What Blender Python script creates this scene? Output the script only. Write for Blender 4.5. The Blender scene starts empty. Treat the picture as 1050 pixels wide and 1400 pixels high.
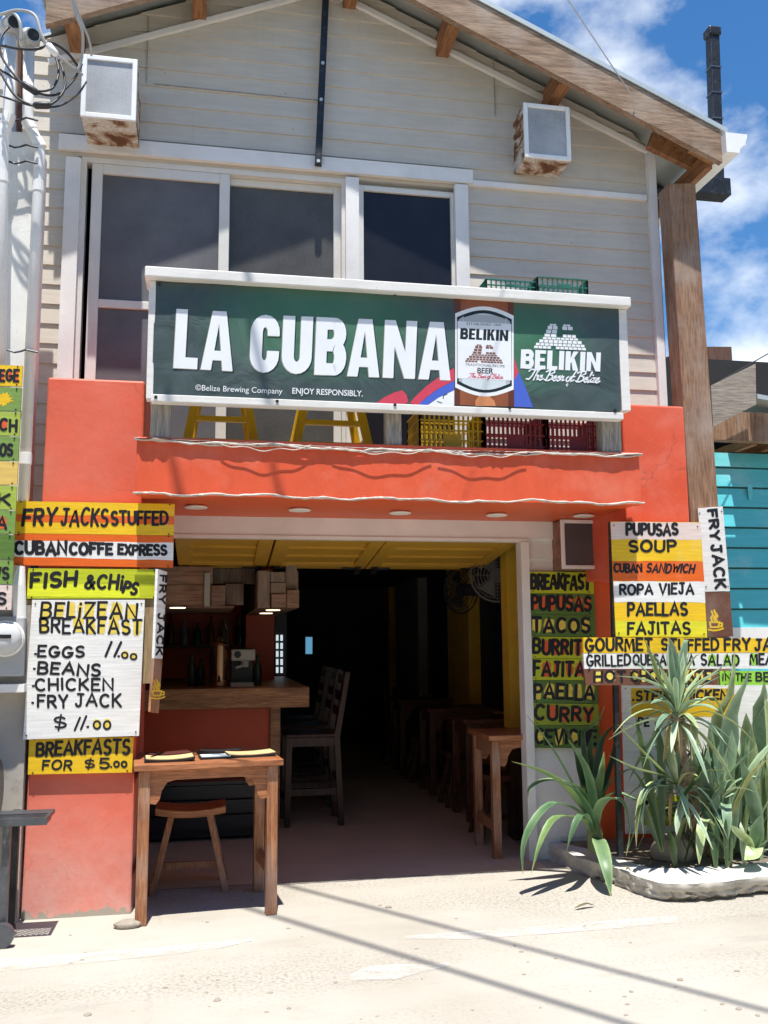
import bpy, bmesh, math, random
from mathutils import Vector, Matrix
R = math.radians
rnd = random.Random(7)
S = bpy.context.scene
COL = S.collection

# ------------------------------------------------------------------ camera
FPX, YAW, PITCH, ROLL, EYE = 1270.0, R(10.7), R(7.85), R(-.44), 1.42
_fw = Vector((math.sin(YAW)*math.cos(PITCH), math.cos(YAW)*math.cos(PITCH), math.sin(PITCH)))
_r0 = Vector((math.cos(YAW), -math.sin(YAW), 0)); _u0 = _r0.cross(_fw)
_rt = _r0*math.cos(ROLL)+_u0*math.sin(ROLL); _up = -_r0*math.sin(ROLL)+_u0*math.cos(ROLL)
CAM = Vector((0, 0, EYE))
cd = bpy.data.cameras.new('camera'); cam = bpy.data.objects.new('camera', cd); COL.objects.link(cam)
cd.sensor_fit = 'VERTICAL'; cd.sensor_height = 36.0; cd.sensor_width = 27.0
cd.lens = FPX/1400*36; cd.clip_start = .05; cd.clip_end = 2000
M3 = Matrix((_rt, _up, -_fw)).transposed()
cam.matrix_world = Matrix.Translation(CAM) @ M3.to_4x4()
S.camera = cam

# ------------------------------------------------------------------ sky, sun, exposure
SUN_DIR = Vector((.03, .268, -1)).normalized()          # the way the light travels
elev = math.asin(-SUN_DIR.z); az = math.atan2(-SUN_DIR.x, -SUN_DIR.y)
w = bpy.data.worlds.new('World'); S.world = w; w.use_nodes = True
nt = w.node_tree; nt.nodes.clear()
def N(t, kind, **kw):
    n = t.nodes.new(kind)
    for k, v in kw.items(): setattr(n, k, v)
    return n
wo = N(nt, 'ShaderNodeOutputWorld'); bg = N(nt, 'ShaderNodeBackground'); bg.inputs[1].default_value = .10
sky = N(nt, 'ShaderNodeTexSky', sky_type='NISHITA', sun_disc=False, sun_elevation=elev, sun_rotation=az)
sky.air_density = 1.0; sky.dust_density = .2; sky.ozone_density = 4.0
tc = N(nt, 'ShaderNodeTexCoord')
mp = N(nt, 'ShaderNodeMapping'); mp.inputs['Scale'].default_value = (1, 1, 1.5); mp.inputs['Location'].default_value = (.62, .3, .17)
nt.links.new(tc.outputs['Generated'], mp.inputs[0])
nz = N(nt, 'ShaderNodeTexNoise'); nz.inputs['Scale'].default_value = 3.4; nz.inputs['Detail'].default_value = 9; nz.inputs['Roughness'].default_value = .56
nt.links.new(mp.outputs[0], nz.inputs['Vector'])
cr = N(nt, 'ShaderNodeValToRGB'); cr.color_ramp.elements[0].position = .455; cr.color_ramp.elements[1].position = .635
nt.links.new(nz.outputs[0], cr.inputs[0])
hs = N(nt, 'ShaderNodeHueSaturation'); hs.inputs['Saturation'].default_value = 1.25; hs.inputs['Value'].default_value = 1.08
nt.links.new(sky.outputs[0], hs.inputs['Color'])
mx = N(nt, 'ShaderNodeMixRGB'); mx.inputs[2].default_value = (8.6, 8.9, 9.2, 1)
sx = N(nt, 'ShaderNodeSeparateXYZ'); nt.links.new(tc.outputs['Generated'], sx.inputs[0])          # cloud bank to the north, clearer overhead and south
cm = N(nt, 'ShaderNodeMapRange'); cm.inputs[1].default_value = -.05; cm.inputs[2].default_value = .45; nt.links.new(sx.outputs['Y'], cm.inputs[0])
cl = N(nt, 'ShaderNodeMath', operation='MULTIPLY'); nt.links.new(cr.outputs[0], cl.inputs[0]); nt.links.new(cm.outputs[0], cl.inputs[1])
nt.links.new(cl.outputs[0], mx.inputs[0]); nt.links.new(hs.outputs[0], mx.inputs[1])
nt.links.new(mx.outputs[0], bg.inputs[0]); nt.links.new(bg.outputs[0], wo.inputs[0])
sl = bpy.data.lights.new('sun', 'SUN'); sl.energy = 5.0; sl.angle = R(.6); sl.color = (1, .962, .90)
so = bpy.data.objects.new('sun', sl); COL.objects.link(so)
so.rotation_euler = (-SUN_DIR).to_track_quat('Z', 'Y').to_euler()
S.view_settings.view_transform = 'Standard'; S.view_settings.look = 'None'
S.view_settings.exposure = .66; S.view_settings.gamma = 1
S.render.engine = 'CYCLES'
S.cycles.max_bounces = 8; S.cycles.diffuse_bounces = 4

# ------------------------------------------------------------------ helpers
def ray(u, v): return _fw + _rt*((u-525)/FPX) - _up*((v-700)/FPX)
def W(u, v, y):
    r = ray(u, v); return CAM + r*(y/r.y)
def WX(u, v, x):
    r = ray(u, v); return CAM + r*(x/r.x)
def G(u, v, z=0):
    r = ray(u, v); return CAM + r*((z-EYE)/r.z)
def plane_map(p0, n):
    p0 = Vector(p0); n = Vector(n)
    def f(u, v):
        r = ray(u, v); return CAM + r*((p0-CAM).dot(n)/r.dot(n))
    return f

class MB:
    def __init__(s): s.v = []; s.f = []; s.uv = None
    def add(s, vs, fs):
        o = len(s.v); s.v += [Vector(p) for p in vs]; s.f += [tuple(i+o for i in f) for f in fs]; return s
    def quad(s, *p): return s.add(p, [tuple(range(len(p)))])
    def hexa(s, a, b):                      # two quads, a in front of b
        return s.add(list(a)+list(b), [(0,1,2,3),(7,6,5,4),(0,4,5,1),(1,5,6,2),(2,6,7,3),(3,7,4,0)])
    def box(s, x0, x1, y0, y1, z0, z1):
        return s.hexa([(x0,y0,z0),(x1,y0,z0),(x1,y0,z1),(x0,y0,z1)], [(x0,y1,z0),(x1,y1,z0),(x1,y1,z1),(x0,y1,z1)])
    def bar(s, p, q, w, d=None, upv=(0,0,1), w2=None, d2=None):   # tapered rectangular bar
        p = Vector(p); q = Vector(q); d = d or w; w2 = w2 or w; d2 = d2 or d
        t = (q-p).normalized(); u = Vector(upv)
        if abs(t.dot(u)) > .95: u = Vector((0,1,0))
        a = t.cross(u).normalized(); b = a.cross(t).normalized()
        A = [p-a*w/2-b*d/2, p+a*w/2-b*d/2, p+a*w/2+b*d/2, p-a*w/2+b*d/2]
        B = [q-a*w2/2-b*d2/2, q+a*w2/2-b*d2/2, q+a*w2/2+b*d2/2, q-a*w2/2+b*d2/2]
        return s.hexa(A, B)
    def prism(s, poly, off):                # polygon + extrusion vector
        n = len(poly); off = Vector(off); P = [Vector(p) for p in poly]
        fs = [tuple(range(n)), tuple(range(2*n-1, n-1, -1))]+[(i, n+i, n+(i+1) % n, (i+1) % n) for i in range(n)]
        return s.add(P+[p+off for p in P], fs)
    def tube(s, pts, r, seg=8, caps=True):
        P = [Vector(p) for p in pts]; n = len(P); vs = []; fs = []
        rr = r if isinstance(r, (list, tuple)) else [r]*n
        prev = None
        for i in range(n):
            t = (P[min(i+1, n-1)]-P[max(i-1, 0)]).normalized()
            if prev is None:
                a = t.orthogonal().normalized()
            else:
                a = (prev - t*prev.dot(t)).normalized()
            prev = a; b = t.cross(a)
            for k in range(seg):
                an = 2*math.pi*k/seg; vs.append(P[i]+(a*math.cos(an)+b*math.sin(an))*rr[i])
        for i in range(n-1):
            for k in range(seg):
                k2 = (k+1) % seg; fs.append((i*seg+k, i*seg+k2, (i+1)*seg+k2, (i+1)*seg+k))
        if caps: fs += [tuple(range(seg-1, -1, -1)), tuple(range((n-1)*seg, n*seg))]
        return s.add(vs, fs)
    def lathe(s, c, prof, seg=24, axis='z'):
        c = Vector(c); vs = []; fs = []; n = len(prof)
        for (r, h) in prof:
            for k in range(seg):
                an = 2*math.pi*k/seg; x, y = r*math.cos(an), r*math.sin(an)
                vs.append(c + (Vector((x, y, h)) if axis == 'z' else Vector((x, h, y)) if axis == 'y' else Vector((h, x, y))))
        for i in range(n-1):
            for k in range(seg):
                k2 = (k+1) % seg; fs.append((i*seg+k, i*seg+k2, (i+1)*seg+k2, (i+1)*seg+k))
        fs += [tuple(range(seg-1, -1, -1)), tuple(range((n-1)*seg, n*seg))]
        return s.add(vs, fs)

ORG = {}
def ORG_of(o): return ORG.get(o.name, Vector((0, 0, 0)))
def obj(name, mb, m, parent=None, org=None, smooth=False, bevel=0):
    me = bpy.data.meshes.new(name)
    if parent is not None: o0 = ORG_of(parent)
    elif org is not None: o0 = Vector(org)
    else:
        xs = [p.x for p in mb.v]; ys = [p.y for p in mb.v]; zs = [p.z for p in mb.v]
        o0 = Vector(((min(xs)+max(xs))/2, (min(ys)+max(ys))/2, min(zs)))
    me.from_pydata([p-o0 for p in mb.v], [], mb.f); me.update()
    bm = bmesh.new(); bm.from_mesh(me)
    if not getattr(mb, 'flat', False): bmesh.ops.recalc_face_normals(bm, faces=bm.faces)
    bm.to_mesh(me); bm.free()
    if smooth:
        for p in me.polygons: p.use_smooth = True
    o = bpy.data.objects.new(name, me); COL.objects.link(o)
    if m: me.materials.append(m)
    if parent is not None: o.parent = parent
    else: o.location = o0
    ORG[o.name] = o0
    if bevel:
        b = o.modifiers.new('bevel', 'BEVEL'); b.width = bevel; b.segments = 2; b.limit_method = 'ANGLE'
    return o
def tag(o, label, cat, group=None):
    o['label'] = label; o['category'] = cat
    if group: o['group'] = group
    return o
def thing(name, label, cat, loc, group=None):
    o = bpy.data.objects.new(name, None); COL.objects.link(o); o.location = loc; o.empty_display_size = .1
    ORG[o.name] = Vector(loc); return tag(o, label, cat, group)
def struct(o): o['kind'] = 'structure'; return o
def dup(root, loc, label, rotz=0, group=None):
    r = root.copy(); COL.objects.link(r); r.location = loc; r.rotation_euler = (0, 0, rotz); r['label'] = label
    if group: r['group'] = group
    for ch in list(root.children):
        c = ch.copy(); COL.objects.link(c); c.parent = r
        for g in list(ch.children):
            d = g.copy(); COL.objects.link(d); d.parent = c
    return r

# ------------------------------------------------------------------ materials
MATS = {}
def base(name, rough=.6, metallic=0, spec=.4):
    m = bpy.data.materials.new(name); m.use_nodes = True; t = m.node_tree
    b = t.nodes['Principled BSDF']; b.inputs['Roughness'].default_value = rough; b.inputs['Metallic'].default_value = metallic
    b.inputs['Specular IOR Level'].default_value = spec
    return m, t, b
def coords(t, scale=(1, 1, 1)):
    c = N(t, 'ShaderNodeTexCoord'); mm = N(t, 'ShaderNodeMapping'); mm.inputs['Scale'].default_value = scale
    t.links.new(c.outputs['Object'], mm.inputs[0]); return mm.outputs[0]
def noise(t, vec, scale, detail=5, rough=.55, dist=0):
    n = N(t, 'ShaderNodeTexNoise'); n.inputs['Scale'].default_value = scale; n.inputs['Detail'].default_value = detail
    n.inputs['Roughness'].default_value = rough; n.inputs['Distortion'].default_value = dist
    t.links.new(vec, n.inputs['Vector']); return n.outputs[0]
def ramp(t, val, stops):
    r = N(t, 'ShaderNodeValToRGB'); e = r.color_ramp.elements
    while len(e) < len(stops): e.new(.5)
    for k, (p, c) in enumerate(stops):
        e[k].position = p; e[k].color = (*c, 1) if len(c) == 3 else c
    t.links.new(val, r.inputs[0]); return r.outputs[0]
def mixc(t, fac, a, b, mode='MIX'):
    m = N(t, 'ShaderNodeMixRGB', blend_type=mode)
    for k, x in enumerate((fac, a, b)):
        if isinstance(x, (int, float)): m.inputs[k].default_value = x
        elif isinstance(x, tuple): m.inputs[k].default_value = (*x, 1)
        else: t.links.new(x, m.inputs[k])
    return m.outputs[0]
def bump(t, b, val, strength, dist=.01):
    n = N(t, 'ShaderNodeBump'); n.inputs['Strength'].default_value = strength; n.inputs['Distance'].default_value = dist
    t.links.new(val, n.inputs['Height']); t.links.new(n.outputs[0], b.inputs['Normal'])
def sc(c, k): return tuple(min(1, x*k) for x in c)
def mk(name, col, rough=.6, var=.15, scale=6, bstr=.15, bscale=70, metallic=0, spec=.4, dirt=0, dirtcol=(.12, .1, .08), stretch=(1, 1, 1)):
    if name in MATS: return MATS[name]
    m, t, b = base(name, rough, metallic, spec); v = coords(t, stretch)
    n = noise(t, v, scale); c = ramp(t, n, [(.25, sc(col, 1-var)), (.5, col), (.75, sc(col, 1+var*.7))])
    if dirt:
        d = noise(t, v, scale*2.7, 8, .65); f = ramp(t, d, [(.55, (0, 0, 0)), (.75, (dirt, dirt, dirt))]); c = mixc(t, f, c, dirtcol)
    t.links.new(c, b.inputs['Base Color'])
    if bstr: bump(t, b, noise(t, v, bscale, 4), bstr, .004)
    MATS[name] = m; return m
def wood(name, light, dark, axis='x', scale=1.0, rough=.55, bstr=.25, weather=0):
    if name in MATS: return MATS[name]
    m, t, b = base(name, rough)
    k = {'x': (1.2, 14, 14), 'y': (14, 1.2, 14), 'z': (14, 14, 1.2)}[axis]
    v = coords(t, tuple(x*scale for x in k))
    n1 = noise(t, v, 1.6, 6, .6, 1.2); n2 = noise(t, v, 9, 4, .6)
    c = ramp(t, n1, [(.3, dark), (.48, tuple((a+c)/2 for a, c in zip(light, dark))), (.62, light), (.75, sc(light, .8))])
    f = ramp(t, n2, [(.35, (.55, .55, .55)), (.6, (1, 1, 1))]); c = mixc(t, 1.0, c, f, 'MULTIPLY')
    if weather:
        v2 = coords(t); wv = noise(t, v2, 3, 6, .6); wf = ramp(t, wv, [(.45, (0, 0, 0)), (.7, (weather,)*3)])
        c = mixc(t, wf, c, (.42, .36, .31))
    t.links.new(c, b.inputs['Base Color']); bump(t, b, n2, bstr, .003)
    MATS[name] = m; return m
def painted(name, col, wear=(.85, .8, .75), amount=.3, rough=.5, zfade=None, stroke=(1, 1, 1), var=.1):
    """brushed paint with worn spots; zfade=(z0,z1,colour): dusty splash zone low down"""
    if name in MATS: return MATS[name]
    m, t, b = base(name, rough); v = coords(t, stroke)
    n = noise(t, v, 4, 7, .6); c = ramp(t, n, [(.25, sc(col, 1-var)), (.55, col), (.8, sc(col, 1+var))])
    v1 = coords(t); a = noise(t, v1, 2.2, 8, .62); f = ramp(t, a, [(.52, (0, 0, 0)), (.78, (amount,)*3)])
    c = mixc(t, f, c, wear)
    vo = noise(t, v1, 95, 2, .5); sp = ramp(t, vo, [(.70, (0, 0, 0)), (.76, (amount*1.2,)*3)]); c = mixc(t, sp, c, wear)
    if zfade:
        g = N(t, 'ShaderNodeNewGeometry'); x = N(t, 'ShaderNodeSeparateXYZ'); t.links.new(g.outputs['Position'], x.inputs[0])
        mr = N(t, 'ShaderNodeMapRange'); mr.inputs[1].default_value = zfade[0]; mr.inputs[2].default_value = zfade[1]
        mr.inputs[3].default_value = .8; mr.inputs[4].default_value = 0
        t.links.new(x.outputs['Z'], mr.inputs[0])
        ad = N(t, 'ShaderNodeMath', operation='MULTIPLY'); t.links.new(mr.outputs[0], ad.inputs[0])
        q = ramp(t, noise(t, v1, 5, 8, .7), [(.28, (.4,)*3), (.68, (1,)*3)]); t.links.new(q, ad.inputs[1])
        c = mixc(t, ad.outputs[0], c, zfade[2])
    if zfade:
        lo = ramp(t, noise(t, v1, 1.1, 6, .6), [(.4, (0, 0, 0)), (.68, (.3,)*3)]); c = mixc(t, lo, c, wear)
        vo2 = N(t, 'ShaderNodeTexVoronoi', feature='DISTANCE_TO_EDGE'); vo2.inputs['Scale'].default_value = 2.2
        wv = N(t, 'ShaderNodeMixRGB'); wv.inputs[0].default_value = .3; nn_ = N(t, 'ShaderNodeTexNoise'); nn_.inputs['Scale'].default_value = 4; nn_.inputs['Detail'].default_value = 6
        t.links.new(v1, nn_.inputs['Vector']); t.links.new(v1, wv.inputs[1]); t.links.new(nn_.outputs['Color'], wv.inputs[2]); t.links.new(wv.outputs[0], vo2.inputs['Vector'])
        ckk = ramp(t, vo2.outputs[0], [(0, (.45,)*3), (.008, (0, 0, 0))]); gt = ramp(t, noise(t, v1, 1.3, 3), [(.5, (0, 0, 0)), (.58, (1, 1, 1))])
        c = mixc(t, mixc(t, 1, ckk, gt, 'MULTIPLY'), c, (.25, .05, .03))
        mr2 = N(t, 'ShaderNodeMapRange'); mr2.inputs[1].default_value = .0; mr2.inputs[2].default_value = .13; mr2.inputs[3].default_value = .30; mr2.inputs[4].default_value = -.25
        t.links.new(x.outputs['Z'], mr2.inputs[0]); sm = N(t, 'ShaderNodeMath', operation='ADD'); t.links.new(mr2.outputs[0], sm.inputs[0]); t.links.new(noise(t, v1, 9, 6, .65), sm.inputs[1])
        chip = ramp(t, sm.outputs[0], [(.70, (0, 0, 0)), (.715, (1, 1, 1))]); c = mixc(t, chip, c, (.38, .34, .28))
    t.links.new(c, b.inputs['Base Color']); bump(t, b, noise(t, v1, 22 if zfade else 60, 7, .62), .3 if zfade else .18, .006)
    MATS[name] = m; return m
def emit(name, col, k):
    m, t, b = base(name); b.inputs['Emission Color'].default_value = (*col, 1); b.inputs['Emission Strength'].default_value = k
    b.inputs['Base Color'].default_value = (*col, 1); return m
def signpaint(name, col, amount=.22):
    return painted('sign paint '+name, col, (.8, .76, .66), amount, .5, stroke=(1.2, 1.2, 22), var=.2)

BLACK = mk('black lettering paint', (.012, .012, .016), .5, .3, 30, .1)
WHITE = painted('white trim paint', (.78, .76, .73), (.45, .4, .35), .28, .5)
def siding_mat():
    m, t, b = base('grey siding paint', .6); v = coords(t); vs_ = coords(t, (9, 1, 1.0)); vb = coords(t, (1, 8, 8))
    n = noise(t, vb, 4, 6, .6); c = ramp(t, n, [(.25, (.51, .46, .385)), (.55, (.57, .515, .435)), (.8, (.61, .56, .48))])
    st = ramp(t, noise(t, vs_, 1.3, 7, .65), [(.55, (0, 0, 0)), (.8, (.35,)*3)]); c = mixc(t, st, c, (.40, .35, .30))
    pa = ramp(t, noise(t, v, 1.7, 7, .6), [(.5, (0, 0, 0)), (.62, (.3,)*3)]); c = mixc(t, pa, c, (.65, .60, .53))
    vo = N(t, 'ShaderNodeTexVoronoi'); vo.inputs['Scale'].default_value = 6.5; t.links.new(v, vo.inputs['Vector'])
    nf = ramp(t, vo.outputs['Distance'], [(.028, (.8,)*3), (.04, (0, 0, 0))]); c = mixc(t, nf, c, (.12, .09, .07))
    t.links.new(c, b.inputs['Base Color']); bump(t, b, noise(t, vb, 12, 5, .6), .25, .004); return m
SIDING = siding_mat()
RED = painted('red wall paint', (.70, .092, .035), (.80, .33, .25), .30, .5, zfade=(.02, .85, (.70, .47, .42)))
REDB = painted('red parapet paint', (.72, .105, .04), (.84, .34, .25), .42, .45, stroke=(3, 1, 1))
REDIN = mk('red bar paint', (.66, .075, .02), .4, .12, 3)
W_ORANGE = wood('varnished mahogany', (.52, .21, .09), (.25, .08, .032), 'x', 1, .4)
W_ORANGEZ = wood('varnished mahogany upright', (.50, .22, .10), (.25, .09, .04), 'z', 1, .45, weather=.5)
W_DARK = wood('dark stained wood', (.095, .04, .024), (.03, .012, .008), 'z', 1, .4)
W_BEAM = wood('weathered beam wood', (.38, .26, .17), (.22, .13, .08), 'x', .8, .8, .4, .6)
W_TAIL = wood('bare pine', (.42, .20, .085), (.24, .09, .035), 'y', .8, .7)
W_POST = wood('rough sawn post wood', (.36, .215, .13), (.24, .125, .07), 'z', .7, .85, .5, .55)
W_GREY = wood('grey weathered wood', (.46, .42, .36), (.30, .26, .22), 'z', 1, .85, .4)
W_PLANK = wood('rustic canopy plank', (.40, .22, .15), (.20, .10, .07), 'x', .7, .75, .4, .3)
W_COUNTER = wood('bar counter wood', (.62, .30, .12), (.27, .11, .045), 'x', .9, .4)
W_PLY = wood('raw plywood', (.46, .34, .19), (.32, .22, .11), 'z', .8, .8)
GALV = mk('galvanised roof sheet', (.55, .58, .55), .45, .08, 3, .05, 40, .5)
DARKMETAL = mk('dark painted steel', (.035, .038, .042), .45, .35, 9, .2, 50, .6, dirt=.5, dirtcol=(.2, .19, .18))
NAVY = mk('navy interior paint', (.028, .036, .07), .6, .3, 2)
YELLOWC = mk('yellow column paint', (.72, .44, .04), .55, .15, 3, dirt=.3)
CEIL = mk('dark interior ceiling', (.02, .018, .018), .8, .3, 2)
CONC = mk('shade warmed concrete floor', (.56, .42, .295), .8, .14, 1.7, .25, 40, dirt=.25, dirtcol=(.34, .25, .18))  # concrete colour with the warm tone of the shaded floor put in

def ground_mat():
    m, t, b = base('sandy concrete street', .92, 0, .15); v = coords(t); vx = coords(t, (.45, 1.6, 1))
    c = ramp(t, noise(t, v, .8, 9, .6), [(.28, (.355, .325, .27)), (.5, (.415, .385, .33)), (.7, (.46, .43, .375))])
    st = ramp(t, noise(t, vx, 1.5, 8, .68, 1.5), [(.52, (0, 0, 0)), (.72, (.5,)*3)]); c = mixc(t, st, c, (.45, .43, .385))
    dk = ramp(t, noise(t, vx, 2.1, 9, .72, .6), [(.55, (0, 0, 0)), (.74, (.42,)*3)]); c = mixc(t, dk, c, (.26, .23, .19))
    gr = noise(t, v, 55, 5, .75); z = ramp(t, noise(t, vx, .7, 3), [(.42, (0, 0, 0)), (.62, (1, 1, 1))])
    sp = ramp(t, gr, [(.33, (.45, .43, .40)), (.52, (1, 1, 1))]); c = mixc(t, z, c, mixc(t, 1, c, sp, 'MULTIPLY'))
    pit = ramp(t, noise(t, v, 14, 4, .6), [(.235, (.5,)*3), (.265, (0, 0, 0))]); c = mixc(t, pit, c, (.25, .21, .17))
    vv = N(t, 'ShaderNodeTexVoronoi', feature='DISTANCE_TO_EDGE'); vv.inputs['Scale'].default_value = .8
    wn = N(t, 'ShaderNodeTexNoise'); wn.inputs['Scale'].default_value = 3; wn.inputs['Detail'].default_value = 6
    t.links.new(v, wn.inputs['Vector']); mv = N(t, 'ShaderNodeMixRGB'); mv.inputs[0].default_value = .35
    t.links.new(v, mv.inputs[1]); t.links.new(wn.outputs['Color'], mv.inputs[2]); t.links.new(mv.outputs[0], vv.inputs['Vector'])
    ck = ramp(t, vv.outputs[0], [(.0, (.45,)*3), (.006, (0, 0, 0))]); gate = ramp(t, noise(t, v, .9, 3), [(.52, (0, 0, 0)), (.6, (.8,)*3)])
    c = mixc(t, mixc(t, 1, ck, gate, 'MULTIPLY'), c, (.22, .18, .14))
    t.links.new(c, b.inputs['Base Color'])
    h = N(t, 'ShaderNodeMath', operation='ADD'); t.links.new(noise(t, v, 38, 8, .74), h.inputs[0]); t.links.new(noise(t, v, 6, 6, .6), h.inputs[1])
    bump(t, b, h.outputs[0], .5, .010)
    return m
GROUND = ground_mat()
def roadpaint():
    m, t, b = base('worn white road paint', .7); v = coords(t); t.nodes.remove(b)
    d = N(t, 'ShaderNodeBsdfDiffuse'); d.inputs[0].default_value = (.70, .69, .66, 1)
    tr = N(t, 'ShaderNodeBsdfTransparent'); ms = N(t, 'ShaderNodeMixShader')
    f = ramp(t, noise(t, v, 7, 10, .78), [(.37, (0, 0, 0)), (.66, (.62,)*3)])
    t.links.new(f, ms.inputs[0]); t.links.new(tr.outputs[0], ms.inputs[1]); t.links.new(d.outputs[0], ms.inputs[2])
    t.links.new(ms.outputs[0], t.nodes['Material Output'].inputs[0]); return m
ROADP = roadpaint()

# ------------------------------------------------------------------ lettering
def arc(cx, cy, rx, ry, a0, a1, n=9):
    return [(cx+rx*math.cos(R(a0+(a1-a0)*i/n)), cy+ry*math.sin(R(a0+(a1-a0)*i/n))) for i in range(n+1)]
GL = {
'A': (.8, [[(0, 0), (.4, 1), (.8, 0)], [(.13, .33), (.67, .33)]]),
'B': (.66, [[(0, 0), (0, 1)], [(0, 1), (.32, 1)]+arc(.34, .76, .26, .24, 90, -90)+[(0, .52)], [(0, .52), (.34, .52)]+arc(.36, .26, .3, .26, 90, -90)+[(0, 0)]]),
'C': (.7, [arc(.38, .5, .38, .5, 50, 310, 14)]),
'D': (.72, [[(0, 0), (0, 1)], [(0, 1), (.25, 1)]+arc(.27, .5, .45, .5, 90, -90, 12)+[(0, 0)]]),
'E': (.56, [[(.56, 1), (0, 1), (0, 0), (.56, 0)], [(0, .52), (.46, .52)]]),
'F': (.54, [[(.54, 1), (0, 1), (0, 0)], [(0, .52), (.44, .52)]]),
'G': (.74, [arc(.38, .5, .38, .5, 50, 340, 15)+[(.74, .42), (.44, .42)]]),
'H': (.66, [[(0, 0), (0, 1)], [(.66, 0), (.66, 1)], [(0, .5), (.66, .5)]]),
'I': (.08, [[(.04, 0), (.04, 1)]]),
'J': (.56, [[(.12, 1), (.56, 1)], [(.38, 1), (.38, .25)]+arc(.19, .24, .19, .24, 0, -170, 7)]),
'K': (.64, [[(0, 0), (0, 1)], [(.6, 1), (.02, .42)], [(.18, .56), (.64, 0)]]),
'L': (.5, [[(0, 1), (0, 0), (.5, 0)]]),
'M': (.86, [[(0, 0), (.08, 1), (.43, .25), (.78, 1), (.86, 0)]]),
'N': (.7, [[(0, 0), (0, 1), (.7, 0), (.7, 1)]]),
'O': (.8, [arc(.4, .5, .4, .5, 95, 455, 18)]),
'P': (.6, [[(0, 0), (0, 1)], [(0, 1), (.3, 1)]+arc(.32, .74, .28, .26, 90, -90)+[(0, .48)]]),
'Q': (.82, [arc(.4, .5, .4, .5, 95, 455, 18), [(.5, .25), (.8, -.05)]]),
'R': (.62, [[(0, 0), (0, 1)], [(0, 1), (.3, 1)]+arc(.32, .75, .27, .25, 90, -90)+[(0, .5)], [(.26, .5), (.62, 0)]]),
'S': (.6, [arc(.3, .75, .28, .25, 40, 270, 10)+arc(.3, .25, .3, .25, 90, -140, 10)[1:]]),
'T': (.66, [[(0, 1), (.66, 1)], [(.33, 1), (.33, 0)]]),
'U': (.68, [[(0, 1), (0, .32)]+arc(.34, .32, .34, .32, 180, 360, 10)+[(.68, 1)]]),
'V': (.74, [[(0, 1), (.37, 0), (.74, 1)]]),
'W': (.96, [[(0, 1), (.24, 0), (.48, .8), (.72, 0), (.96, 1)]]),
'X': (.64, [[(0, 0), (.64, 1)], [(0, 1), (.64, 0)]]),
'Y': (.66, [[(0, 1), (.33, .48), (.66, 1)], [(.33, .48), (.33, 0)]]),
'Z': (.62, [[(0, 1), (.62, 1), (0, 0), (.62, 0)]]),
'&': (.76, [[(.76, 0), (.2, .72)]+arc(.34, .82, .17, .17, 200, -30, 8)+[(.1, .38)]+arc(.28, .22, .25, .22, 140, 300, 8)+[(.72, .5)]]),
'$': (.6, [arc(.3, .7, .27, .2, 30, 270, 10)+arc(.3, .3, .3, .2, 90, -140, 10)[1:], [(.36, 1.08), (.22, -.1)]]),
'.': (.1, [[(.03, .04), (.07, .04)]]),
'0': (.56, [arc(.28, .42, .28, .42, 95, 455, 16)]),
'1': (.12, [[(.14, 1), (.0, 0)]]),
'5': (.56, [[(.54, 1), (.1, 1), (.06, .56)]+arc(.27, .32, .28, .3, 120, -140, 11)]),
'9': (.5, [arc(.25, .72, .24, .26, 0, 360, 12)+[(.46, .3), (.3, 0)]]), '6': (.5, [arc(.25, .28, .25, .28, 0, 360, 12), [(.02, .36), (.36, 1)]]),
'i': (.08, [[(.04, 0), (.04, .62)], [(.04, .9), (.05, .94)]]),
'-': (.4, [[(0, .5), (.4, .5)]]),
' ': (.34, []),
}
# slanted script
GS = {
'T': (.62, [[(-.02, .78), (.1, .98), (.5, .93), (.85, 1.02)], [(.45, .95), (.36, .4), (.22, .05), (0, .08)]]),
'B': (.62, [[(.22, 1), (.12, 0)], [(-.1, .8), (.2, 1.0), (.5, .98), (.56, .78), (.2, .54), (.5, .5), (.56, .2), (.3, 0), (.0, .08)]]),
'h': (.36, [[(.0, 0), (.06, 1.0), (.14, .9), (.03, .2), (.14, .46), (.26, .42), (.24, .06), (.38, .12)]]),
'e': (.32, [[(.0, .2), (.22, .3), (.2, .46), (.08, .4), (.04, .12), (.16, 0), (.36, .16)]]),
'r': (.28, [[(0, .1), (.06, .5), (.12, .4), (.2, .42), (.2, .06), (.32, .12)]]),
'o': (.36, [arc(.16, .22, .14, .22, 60, 420, 10)+[(.36, .36)]]),
'f': (.28, [[(.28, .96), (.2, 1.0), (.1, .5), (-.06, -.38), (-.12, -.3), (.04, 0), (.3, .16)], [(.0, .46), (.26, .48)]]),
'l': (.2, [[(0, .1), (.14, .9), (.08, 1), (.04, .3), (.1, 0), (.24, .14)]]),
'i': (.18, [[(0, .1), (.06, .45), (.06, .06), (.2, .12)], [(.1, .66), (.12, .69)]]),
'z': (.3, [[(.02, .42), (.22, .44), (.02, .04), (.3, .06)]]),
' ': (.22, []),
}
_k = [0]
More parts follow.
